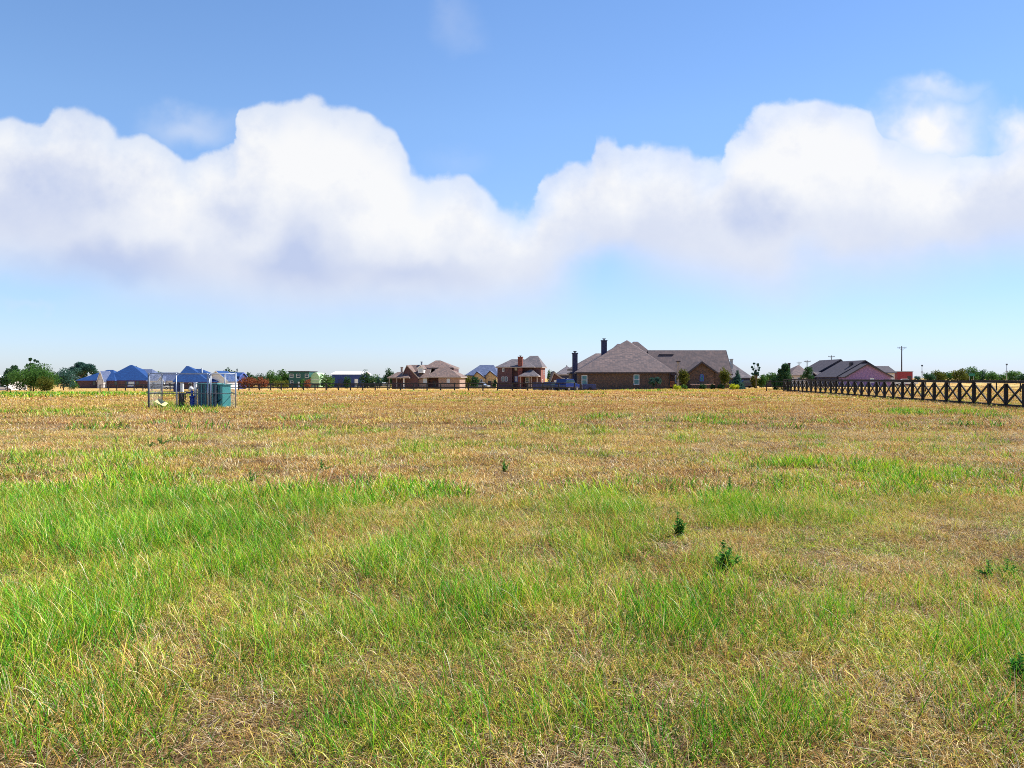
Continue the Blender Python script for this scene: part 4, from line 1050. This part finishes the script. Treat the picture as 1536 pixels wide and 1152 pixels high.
G = dict(
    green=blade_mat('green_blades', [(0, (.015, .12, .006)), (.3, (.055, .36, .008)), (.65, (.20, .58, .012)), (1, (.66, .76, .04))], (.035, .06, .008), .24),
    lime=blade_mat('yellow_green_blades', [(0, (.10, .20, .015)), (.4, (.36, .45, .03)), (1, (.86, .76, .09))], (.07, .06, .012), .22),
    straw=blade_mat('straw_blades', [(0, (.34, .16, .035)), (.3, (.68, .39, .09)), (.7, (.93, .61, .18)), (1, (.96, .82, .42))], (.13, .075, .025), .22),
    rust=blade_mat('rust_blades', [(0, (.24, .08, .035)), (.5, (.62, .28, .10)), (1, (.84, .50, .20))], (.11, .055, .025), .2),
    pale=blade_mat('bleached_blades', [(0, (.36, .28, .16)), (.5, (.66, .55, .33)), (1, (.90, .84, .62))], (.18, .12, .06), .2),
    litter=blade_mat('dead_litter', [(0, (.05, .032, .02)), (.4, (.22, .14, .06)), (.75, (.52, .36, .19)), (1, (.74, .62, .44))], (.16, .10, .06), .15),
)
# level 0 (< 10 m) .. level 3 (> 50 m): fewer, wider blades the farther away
LV = [dict(n=90, radius=.19, w=.0032, segs=4), dict(n=80, radius=.30, w=.009, segs=3), dict(n=90, radius=.6, w=.021, segs=2), dict(n=90, radius=1.3, w=.06, segs=2)]
HS = [1.0, 1.0, 1.15, 1.25]
SP = {'green': (.05, .235, .50, .65), 'lime': (.04, .17, .8, 1.0), 'straw': (.03, .15, .85, .9), 'rust': (.03, .14, .85, .8), 'pale': (.03, .15, .95, 1.0)}
def stuff(name, label, species, place):
    """species: list of clump objects; place: (x, y, z, index, scale, rotation)"""
    c = bpy.data.collections.new(name + '_clumps')
    for o in species: c.objects.link(o)
    x, y, z, idx, sc, ro = place
    me = bpy.data.meshes.new(name); n = len(x)
    me.vertices.add(n); me.vertices.foreach_set('co', np.stack([x, y, z], 1).astype(np.float32).ravel())
    for nm, ty, dat in (('idx', 'INT', idx.astype(np.int32)), ('scl', 'FLOAT', sc.astype(np.float32)), ('rot', 'FLOAT', ro.astype(np.float32))):
        a = me.attributes.new(nm, ty, 'POINT'); a.data.foreach_set('value', dat)
    o = bpy.data.objects.new(name, me); col.objects.link(o); tag(o, label, 'grass', kind='stuff')
    ng = bpy.data.node_groups.new(name + '_scatter', 'GeometryNodeTree')
    ng.interface.new_socket('Geometry', in_out='INPUT', socket_type='NodeSocketGeometry'); ng.interface.new_socket('Geometry', in_out='OUTPUT', socket_type='NodeSocketGeometry')
    gi = ng.nodes.new('NodeGroupInput'); go = ng.nodes.new('NodeGroupOutput')
    ip = ng.nodes.new('GeometryNodeInstanceOnPoints'); ci = ng.nodes.new('GeometryNodeCollectionInfo')
    ci.inputs['Collection'].default_value = c; ci.inputs['Separate Children'].default_value = True; ci.inputs['Reset Children'].default_value = True
    ip.inputs['Pick Instance'].default_value = True
    def attr(nm, ty):
        a = ng.nodes.new('GeometryNodeInputNamedAttribute'); a.data_type = ty; a.inputs[0].default_value = nm; return [s for s in a.outputs if s.enabled and s.name == 'Attribute'][0]
    cx = ng.nodes.new('ShaderNodeCombineXYZ')
    ng.links.new(attr('rot', 'FLOAT'), cx.inputs[2])
    e2r = ng.nodes.new('FunctionNodeEulerToRotation'); ng.links.new(cx.outputs[0], e2r.inputs[0])
    ng.links.new(gi.outputs[0], ip.inputs['Points']); ng.links.new(ci.outputs[0], ip.inputs['Instance']); ng.links.new(attr('idx', 'INT'), ip.inputs['Instance Index'])
    ng.links.new(e2r.outputs[0], ip.inputs['Rotation']); ng.links.new(attr('scl', 'FLOAT'), ip.inputs['Scale']); ng.links.new(ip.outputs[0], go.inputs[0])
    md = o.modifiers.new('scatter', 'NODES'); md.node_group = ng
    return o

NV = 3
def wedge(n, d0, d1, pad):
    """points over the seen ground between d0 and d1 (with a margin either side)"""
    r = rng.random(n); y = np.sqrt(d0 ** 2 + r * (d1 ** 2 - d0 ** 2)); hw = .66 * y + pad
    return rng.uniform(-1, 1, n) * hw, y
bands = [(2.4, 10.5, 0, 6200, 1.2), (10, 24, 1, 9500, 2), (23, 55, 2, 9500, 4), (53, 135, 3, 8000, 8)]
far_bands = [(130, 420, 3, 5200, 10)]
def in_fence_zone(x, y):
    return np.zeros_like(x, bool)

dry_names = ['pale', 'rust', 'straw']; green_names = ['green', 'lime']
dry_sp, green_sp = [], []
MIXED = {'green': ('straw', .28, .85), 'lime': ('straw', .40, .8), 'straw': ('lime', .16, 1.2), 'rust': ('straw', .45, 1.0), 'pale': ('straw', .4, 1.0)}
for lv in range(4):
    for s in dry_names + green_names:
        for v in range(NV):
            h0, h1, ln_, dr = SP[s]
            o = clump('clump', G[s], LV[lv]['n'], LV[lv]['radius'], h0 * HS[lv], h1 * HS[lv], LV[lv]['w'], LV[lv]['segs'], ln_, 1000 + lv * 97 + v * 13 + len(dry_sp) + len(green_sp), dr, mat2=G[MIXED[s][0]], share=MIXED[s][1] * (1, .8, .45, .35)[lv] if s == 'straw' else MIXED[s][1], low=MIXED[s][2])
            (dry_sp if s in dry_names else green_sp).append(o)
for k, o in enumerate(dry_sp): o.name = 'dry_clump_%03d' % k
for k, o in enumerate(green_sp): o.name = 'green_clump_%03d' % k
D = [[], [], [], [], [], []]; Gn = [[], [], [], [], [], []]
def push(T_, x, y, idx, sc):
    if len(x) == 0: return
    z = ground_z(x, y) - .005
    for k, v in enumerate((x, y, z, idx, sc, rng.random(len(x)) * 6.283)): T_[k].append(v)
for (d0, d1, lv, n, pad) in bands + far_bands:
    x, y = wedge(n, d0, d1, pad)
    g, bare, red = maps(x, y)
    thin = fbm(x * 1.3 + 40, y * 1.3, 91, 3); tall = .68 + .80 * fbm(x * .9, y * .9 + 70, 95, 3)
    keep = rng.random(n) > np.maximum(bare * .95, sstep(.48, .30, thin) * np.where(y < 12, .6, .7))
    if d0 > 125: g *= .35
    # leave the houses' own footprints free
    if d0 > 100: keep &= ~((x > 8) & (x < 46) & (y > 124) & (y < 172)) & ~((x < 20) & (y > 190) & (y < 300) & (x > -190) & (rng.random(n) < .5))
    x, y, g, red, tall = x[keep], y[keep], g[keep], red[keep], tall[keep]; n = len(x)
    r = rng.random(n); isg = r < g * .92
    size = (.72 + .5 * rng.random(n) + .35 * g) * tall
    q = rng.random(n); dryk = np.where(q < .30 + .62 * red, 1, np.where(q > .83, 0, 2))
    var = rng.integers(0, NV, n)
    m = ~isg
    push(D, x[m], y[m], lv * 3 * NV + dryk[m] * NV + var[m], size[m] * (.8 if lv < 2 else .85))
    gk = np.where(rng.random(n) < (.95 - 1.05 * g + .15 * (y > 20) + .25 * (y > 40)), 1, 0)
    m = isg
    push(Gn, x[m], y[m], lv * 2 * NV + gk[m] * NV + var[m], size[m])
x, y = wedge(2600, 2.4, 24, 2); q = rng.random(len(x))
push(D, x, y, np.where(y < 10.5, 0, 1) * 3 * NV + np.where(q < .2, 1, np.where(q > .8, 0, 2)) * NV + rng.integers(0, NV, len(x)), .7 + .5 * rng.random(len(x)))
stuff('dry_grass', 'straw, rust and bleached dry grass covering the whole field', dry_sp, [np.concatenate(k) for k in D])
stuff('green_grass', 'bright green grass in patches, thickest in the left foreground', green_sp, [np.concatenate(k) for k in Gn])
# matted litter lying close to the soil
lit_sp = [clump('litter_clump_%03d' % k, G['litter'], 110, .22, .03, .13, .0045, 2, .3, 4000 + k, .3, lie=1.15) for k in range(4)]
lit_sp += [clump('litter_clump_%03d' % (k + 4), G['litter'], 110, .42, .04, .16, .010, 2, .3, 4100 + k, .3, lie=1.1) for k in range(3)]
x, y = wedge(3600, 2.4, 11, 1); x2, y2 = wedge(4200, 10.5, 26, 2)
idx = np.concatenate([rng.integers(0, 4, len(x)), rng.integers(4, 7, len(x2))]); x = np.concatenate([x, x2]); y = np.concatenate([y, y2])
stuff('grass_litter', 'matted dead grass litter lying between the tufts', lit_sp, [x, y, ground_z(x, y) + .002, idx, .8 + .5 * rng.random(len(x)), rng.random(len(x)) * 6.28])
# short curly understorey of living and dry runners
mat_sp = [clump('mat_clump_%03d' % k, G['lime'], 130, .24, .04, .13, .0032, 4, .9, 4500 + k, 1.7, mat2=G['straw'] if k % 2 else G['green'], share=.5, low=1.0, wind=.1) for k in range(5)]
mat_sp += [clump('mat_clump_%03d' % (k + 5), G['lime'], 120, .42, .05, .14, .0065, 3, .9, 4600 + k, 1.6, mat2=G['straw'] if k else G['green'], share=.55, low=1.0, wind=.1) for k in range(3)]
x, y = wedge(3000, 2.4, 11, 1); x2, y2 = wedge(2300, 10.5, 24, 2)
idx = np.concatenate([rng.integers(0, 5, len(x)), rng.integers(5, 8, len(x2))]); x = np.concatenate([x, x2]); y = np.concatenate([y, y2])
g_, bare_, red_ = maps(x, y); k = (rng.random(len(x)) < .35 + 1.0 * g_) & (rng.random(len(x)) > bare_ * .8)
x, y, idx = x[k], y[k], idx[k]
stuff('creeping_grass', 'short curly yellow-green grass runners matted between the taller tufts', mat_sp, [x, y, ground_z(x, y), idx, .7 + .6 * rng.random(len(x)), rng.random(len(x)) * 6.28])
# tall bleached seed stems
st_sp = [clump('stem_clump_%03d' % k, G['pale'] if k % 2 else G['straw'], 4, .12, .16, .32, .0016, 5, .5, 5000 + k, .6, head=.6, wind=.2) for k in range(4)]
st_sp += [clump('stem_clump_%03d' % (k + 4), G['pale'], 7, .35, .16, .34, .0030, 4, .5, 5100 + k, .6, head=.6, wind=.2) for k in range(3)]
x, y = wedge(650, 2.6, 11, 1); x2, y2 = wedge(1500, 10, 34, 2)
idx = np.concatenate([rng.integers(0, 4, len(x)), rng.integers(4, 7, len(x2))]); x = np.concatenate([x, x2]); y = np.concatenate([y, y2])
stuff('seeding_grass', 'tall bleached seed stems nodding above the shorter grass', st_sp, [x, y, ground_z(x, y), idx, .7 + .5 * rng.random(len(x)), rng.normal(0, .5, len(x))])

# ------------------------------------------------------------------ broad-leaved weeds (each one a plant)
def weed(px, py, hgt, wid, seed, label, stems=5):
    d = EYE * F / (py - HY); x = (px - HX) / F * d; r = np.random.default_rng(seed)
    rt = empty('broadleaf_weed', (x, d, gz(x, d))); tag(rt, label, 'weed', 'dark green weeds standing in the field')
    sb = MB(); V = []; Fa = []; ti = []
    for s in range(stems):
        a = r.random() * 6.28; l = wid * 1.9 * (.25 + .75 * r.random()) * (0 if s == 0 else 1); hh = hgt * .85 * (1 if s == 0 else .35 + .5 * r.random())
        pts = [np.array([math.cos(a) * l * f ** 1.3, math.sin(a) * l * f ** 1.3, hh * f]) for f in np.linspace(0, 1, 6)]
        sb.tube([tuple(p) for p in pts], [.006, .005, .005, .004, .003, .002], 5)
        nl = int(18 + hh * 75)
        for k in range(nl):
            f = .12 + .88 * k / nl; j = min(4, int(f * 5)); p = pts[j] + (pts[j + 1] - pts[j]) * (f * 5 - j)
            az = k * 2.4 + r.random() * .5; L_ = (.038 + .038 * r.random()) * (1.15 - .55 * f) * (hgt / .35) ** .5; up = .3 + .9 * r.random() * f
            dv = np.array([math.cos(az) * math.cos(up), math.sin(az) * math.cos(up), math.sin(up)]); sd = np.array([-math.sin(az), math.cos(az), 0]) * L_ * .34
            b = len(V); V += [tuple(p), tuple(p + dv * L_ * .45 + sd + [0, 0, .004]), tuple(p + dv * L_ + [0, 0, -.006]), tuple(p + dv * L_ * .45 - sd + [0, 0, .004])]; Fa.append((b, b + 1, b + 2, b + 3)); ti.append(r.random())
    sb.build('stem', M['stem'], rt, smooth=True)
    me = bpy.data.meshes.new('leaves'); me.from_pydata(V, [], Fa); me.update(); at = me.attributes.new('tint', 'FLOAT', 'FACE'); at.data.foreach_set('value', ti); me.materials.append(M['leaf_weed'])
    o = bpy.data.objects.new('leaves', me); col.objects.link(o); o.parent = rt
weed(1017, 810, .30, .06, 1, 'upright dark green weed right of the field centre, taller than wide', 7)
weed(1085, 862, .32, .08, 2, 'bushiest dark green weed, below and right of the upright one', 11)
weed(1172, 737, .28, .14, 3, 'dark green weed farther back, above and right of the two largest weeds', 6)
weed(1095, 742, .28, .05, 4, 'thin single weed left of the weed farther back', 2)
weed(1070, 753, .24, .12, 5, 'low weed left of and below the thin single weed', 4)
weed(1484, 867, .16, .07, 6, 'low weed near the right edge, left one of a pair', 4)
weed(1512, 860, .15, .06, 7, 'low weed near the right edge, right one of a pair', 4)
weed(375, 724, .22, .10, 8, 'small weed left of the field centre at the edge of the green patch', 4)
weed(222, 672, .26, .16, 9, 'weed in the dry grass below the wire enclosure, left of the pair', 5)
weed(242, 670, .28, .20, 10, 'weed in the dry grass below the wire enclosure, right of the pair', 5)
weed(175, 672, .22, .12, 11, 'left weed standing alone below the wire enclosure', 3)
weed(756, 708, .26, .12, 12, 'dark weed near the middle of the field', 4)
weed(482, 706, .26, .16, 13, 'low weed in the dry grass left of the middle', 3)
weed(1532, 1030, .17, .08, 14, 'dark weed at the right edge of the near grass', 7)

# ------------------------------------------------------------------ sky, sun, camera
AZ = math.atan2(.85, .42)      # sun azimuth measured from +Y towards +X
EL = R(47)
w = bpy.data.worlds.new('World'); scn.world = w; w.use_nodes = True
nt = w.node_tree; nt.nodes.clear()
out = N(nt, 'ShaderNodeOutputWorld'); bg = N(nt, 'ShaderNodeBackground'); bg.inputs[1].default_value = .085; L(nt, bg.outputs[0], out.inputs[0])
sky = N(nt, 'ShaderNodeTexSky', sky_type='NISHITA'); sky.sun_disc = False; sky.sun_elevation = EL; sky.sun_rotation = AZ
sky.altitude = 150; sky.air_density = 1.0; sky.dust_density = .3; sky.ozone_density = 2.5
tc = N(nt, 'ShaderNodeTexCoord'); sp = N(nt, 'ShaderNodeSeparateXYZ'); L(nt, tc.outputs['Generated'], sp.inputs[0])
yy = math_(nt, 'MAXIMUM', sp.outputs[1], .03)
U = math_(nt, 'DIVIDE', sp.outputs[0], yy); Vv = math_(nt, 'DIVIDE', sp.outputs[2], yy)
PX = math_(nt, 'MULTIPLY_ADD', U, F, HX); PY = math_(nt, 'MULTIPLY_ADD', Vv, -F, HY)
uv = N(nt, 'ShaderNodeCombineXYZ'); L(nt, U, uv.inputs[0]); L(nt, Vv, uv.inputs[1])
def wn(scale, det, ro, off, dist=0):
    n = N(nt, 'ShaderNodeTexNoise'); n.inputs['Scale'].default_value = scale; n.inputs['Detail'].default_value = det; n.inputs['Roughness'].default_value = ro; n.inputs['Distortion'].default_value = dist
    va = N(nt, 'ShaderNodeVectorMath', operation='ADD'); va.inputs[1].default_value = (off, off * .7, off * .3); L(nt, uv.outputs[0], va.inputs[0]); L(nt, va.outputs[0], n.inputs['Vector'])
    return math_(nt, 'SUBTRACT', n.outputs[0], .5)
n1 = wn(7, 5, .55, 3.1); n2 = wn(7, 5, .55, 11.7); n3 = wn(26, 6, .6, 5.2); n4 = wn(3.2, 4, .5, 21.0); n5 = wn(60, 4, .6, 1.0)
n3b = wn(26, 6, .6, 5.225); n1b = wn(7, 5, .55, 3.16); relief = math_(nt, 'ADD', math_(nt, 'MULTIPLY', math_(nt, 'SUBTRACT', n3b, n3), .75), math_(nt, 'MULTIPLY', math_(nt, 'SUBTRACT', n1b, n1), 1.5))
vor = N(nt, 'ShaderNodeTexVoronoi', feature='SMOOTH_F1'); vor.inputs['Scale'].default_value = 17; vor.inputs['Smoothness'].default_value = .35; vor.inputs['Detail'].default_value = 1.5; L(nt, uv.outputs[0], vor.inputs['Vector']); vd = math_(nt, 'SUBTRACT', vor.outputs['Distance'], .42)
PXw = math_(nt, 'ADD', math_(nt, 'MULTIPLY_ADD', n1, 42, PX), math_(nt, 'MULTIPLY', n3, 20))
PYw = math_(nt, 'ADD', math_(nt, 'ADD', math_(nt, 'MULTIPLY_ADD', n2, 34, PY), math_(nt, 'MULTIPLY_ADD', vd, -30, math_(nt, 'MULTIPLY', n3, 22))), math_(nt, 'MULTIPLY', n5, 9))
def curve(inp, pts, yscale=600.0, x0=-600.0, xr=2736.0):
    fc = N(nt, 'ShaderNodeFloatCurve'); mp = fc.mapping; c = mp.curves[0]
    q = [((x - x0) / xr, y / yscale) for x, y in pts]
    c.points[0].location = q[0]; c.points[1].location = q[-1]
    for p in q[1:-1]: c.points.new(*p)
    mp.update()
    L(nt, math_(nt, 'MULTIPLY_ADD', inp, 1 / xr, -x0 / xr, clamp=True), fc.inputs[1])
    return math_(nt, 'MULTIPLY', fc.outputs[0], yscale)
TOP = [(-600, 260), (-300, 210), (-120, 240), (-30, 175), (15, 166), (52, 182), (90, 160), (150, 172), (185, 192), (220, 197), (255, 222), (285, 240), (318, 222), (348, 214), (362, 170), (390, 156), (480, 150), (525, 162), (560, 183), (600, 212), (618, 248), (640, 260),
       (680, 250), (715, 268), (745, 296), (788, 312), (812, 268), (845, 244), (888, 222), (900, 195), (925, 197), (942, 214), (990, 208), (1030, 214), (1055, 234), (1080, 238), (1100, 204), (1135, 170), (1175, 145), (1225, 138), (1262, 158), (1295, 158), (1322, 190), (1370, 214), (1440, 222), (1500, 212), (1560, 180), (1700, 150), (2136, 260)]
BOT = [(-600, 400), (-200, 370), (0, 372), (150, 400), (300, 425), (450, 440), (600, 440), (750, 440), (830, 425), (880, 402), (930, 388), (990, 388), (1050, 400), (1120, 418), (1170, 424), (1220, 410), (1280, 392), (1350, 388), (1450, 370), (1536, 350), (1700, 380), (2136, 380)]
top = math_(nt, 'SUBTRACT', curve(PXw, TOP), 9.0); bot = curve(PXw, BOT)
def sm(a, b, v):
    m = N(nt, 'ShaderNodeMapRange', interpolation_type='SMOOTHSTEP', clamp=True)
    for i, q in ((0, v), (1, a), (2, b)):
        if isinstance(q, (int, float)): m.inputs[i].default_value = q
        else: L(nt, q, m.inputs[i])
    return m.outputs[0]
ed_ = math_(nt, 'SUBTRACT', PYw, top)
at_ = math_(nt, 'ADD', math_(nt, 'MULTIPLY', sm(-4, 12, ed_), .68), math_(nt, 'MULTIPLY', sm(0, 70, ed_), .32))
bo_ = math_(nt, 'SUBTRACT', math_(nt, 'ADD', bot, 44), math_(nt, 'MULTIPLY_ADD', n4, 60, PY))
ab_ = sm(-40, 75, bo_)
front = sm(.1, .3, sp.outputs[1])
def blob(cx, cy, rx, ry, wisp=False, warp=True, k=1.0):
    qx = math_(nt, 'ADD', math_(nt, 'MULTIPLY', n2, 130), PXw) if wisp else PXw; qy = math_(nt, 'ADD', math_(nt, 'MULTIPLY', n1, 110), PYw) if wisp else PYw
    a = math_(nt, 'MULTIPLY', math_(nt, 'SUBTRACT', qx, cx), 1 / rx); b = math_(nt, 'MULTIPLY', math_(nt, 'SUBTRACT', qy, cy), 1 / ry)
    r2 = math_(nt, 'ADD', math_(nt, 'MULTIPLY', a, a), math_(nt, 'MULTIPLY', b, b))
    return math_(nt, 'MULTIPLY', sm(1.0, 0.0, math_(nt, 'SQRT', r2)), math_(nt, 'MULTIPLY', sm(-.42, .14, n1) if wisp else 1.0, k * (1.25 if wisp else 1)))
alpha = math_(nt, 'MULTIPLY', math_(nt, 'MULTIPLY', at_, ab_), .96)
for (cx, cy, rx, ry, k) in ((905, 410, 110, 85, .95), (1225, 400, 90, 70, .35), (1420, 400, 200, 70, .35), (790, 300, 60, 40, .35), (40, 430, 190, 45, .9)):
    alpha = math_(nt, 'MULTIPLY', alpha, math_(nt, 'SUBTRACT', 1.0, blob(cx, cy, rx, ry, k=k)))
for (cx, cy, rx, ry, k) in ((1410, 185, 125, 95, .95), (1415, 118, 85, 32, .5), (1545, 190, 90, 65, 1.0), (300, 185, 100, 55, .30), (680, 30, 60, 50, .10), (690, 225, 60, 35, .08), (1330, 395, 160, 50, .28), (40, 437, 60, 14, .22), (1300, 445, 250, 22, .10)):
    alpha = math_(nt, 'MAXIMUM', alpha, blob(cx, cy, rx, ry, wisp=True, k=k))
alpha = math_(nt, 'MULTIPLY', alpha, front)
# brightness of the cloud body: white towards the lit top, lavender-grey in the folds and below
t_ = math_(nt, 'DIVIDE', ed_, math_(nt, 'MAXIMUM', math_(nt, 'SUBTRACT', bot, top), 30.0))
sh = math_(nt, 'ADD', math_(nt, 'MULTIPLY', sm(.10, 1.0, t_), .46), .08)
for (cx, cy, rx, ry, k) in ((60, 275, 200, 95, .55), (450, 370, 120, 80, .62), (160, 385, 200, 55, .5), (345, 300, 80, 60, .35), (1130, 300, 110, 75, .55), (950, 330, 130, 60, .15), (1480, 300, 160, 90, .15), (620, 400, 160, 34, .30)):
    sh = math_(nt, 'ADD', sh, blob(cx, cy, rx, ry, k=k))
for (cx, cy, rx, ry, k) in ((560, 320, 150, 100, .25), (395, 355, 60, 40, .30), (470, 235, 110, 80, .3), (1240, 250, 130, 100, .22), (250, 320, 110, 60, .18)):
    sh = math_(nt, 'SUBTRACT', sh, blob(cx, cy, rx, ry, k=k))
sh = math_(nt, 'ADD', sh, math_(nt, 'MULTIPLY', n1, .25)); sh = math_(nt, 'ADD', sh, math_(nt, 'MULTIPLY', relief, sm(1.0, .25, t_))); sh = math_(nt, 'ADD', sh, math_(nt, 'MULTIPLY', n3, .22), clamp=True)
cr = ramp(nt, [(0, (1.0, 1.0, 1.0)), (.28, (.88, .905, .97)), (.6, (.73, .78, .92)), (1, (.56, .64, .87))]); L(nt, sh, cr.inputs[0])
CLOUD = 6.35
cv = N(nt, 'ShaderNodeVectorMath', operation='SCALE'); cv.inputs['Scale'].default_value = CLOUD; L(nt, cr.outputs[0], cv.inputs[0])
tint_ = ramp(nt, [(0, (.72, .82, 1.2)), (.10, (.83, .91, 1.12)), (.30, (.94, 1.07, 1.22)), (.45, (.86, 1.03, 1.22))]); L(nt, sp.outputs[2], tint_.inputs[0])
side = ramp(nt, [(0, (1.06, 1.06, 1.04)), (.5, (.96, .975, .985)), (1, (.72, .78, .86))])
L(nt, math_(nt, 'MULTIPLY_ADD', sp.outputs[0], .8, .5, clamp=True), side.inputs[0])
skyc = mixc(nt, 1.0, mixc(nt, 1.0, sky.outputs[0], tint_.outputs[0], 'MULTIPLY'), side.outputs[0], 'MULTIPLY')
L(nt, mixc(nt, alpha, skyc, cv.outputs[0]), bg.inputs[0])
w.cycles.sampling_method = 'MANUAL'; w.cycles.sample_map_resolution = 512

sd = Vector((math.sin(AZ) * math.cos(EL), math.cos(AZ) * math.cos(EL), math.sin(EL)))
sl = bpy.data.lights.new('sun', 'SUN'); sl.energy = 5.0; sl.angle = R(.53); sl.color = (1, .95, .86)
so = bpy.data.objects.new('sun', sl); col.objects.link(so); so.rotation_euler = (-sd).to_track_quat('-Z', 'Y').to_euler(); so.location = sd * 60

cam = bpy.data.cameras.new('camera'); cam.sensor_width = 36; cam.lens = 36 * F / 1536; cam.clip_start = .05; cam.clip_end = 20000
co = bpy.data.objects.new('camera', cam); col.objects.link(co)
co.location = (0, 0, EYE); co.rotation_euler = (R(90) - math.atan((576 - HY) / F), 0, 0)
scn.camera = co
scn.view_settings.view_transform = 'Standard'; scn.view_settings.look = 'None'; scn.view_settings.exposure = 0.85; scn.view_settings.gamma = 1.0
scn.cycles.max_bounces = 6; scn.cycles.transparent_max_bounces = 4; scn.cycles.diffuse_bounces = 2; scn.cycles.adaptive_threshold = .02
scn.cycles.use_denoising = False; scn.cycles.filter_width = 1.0
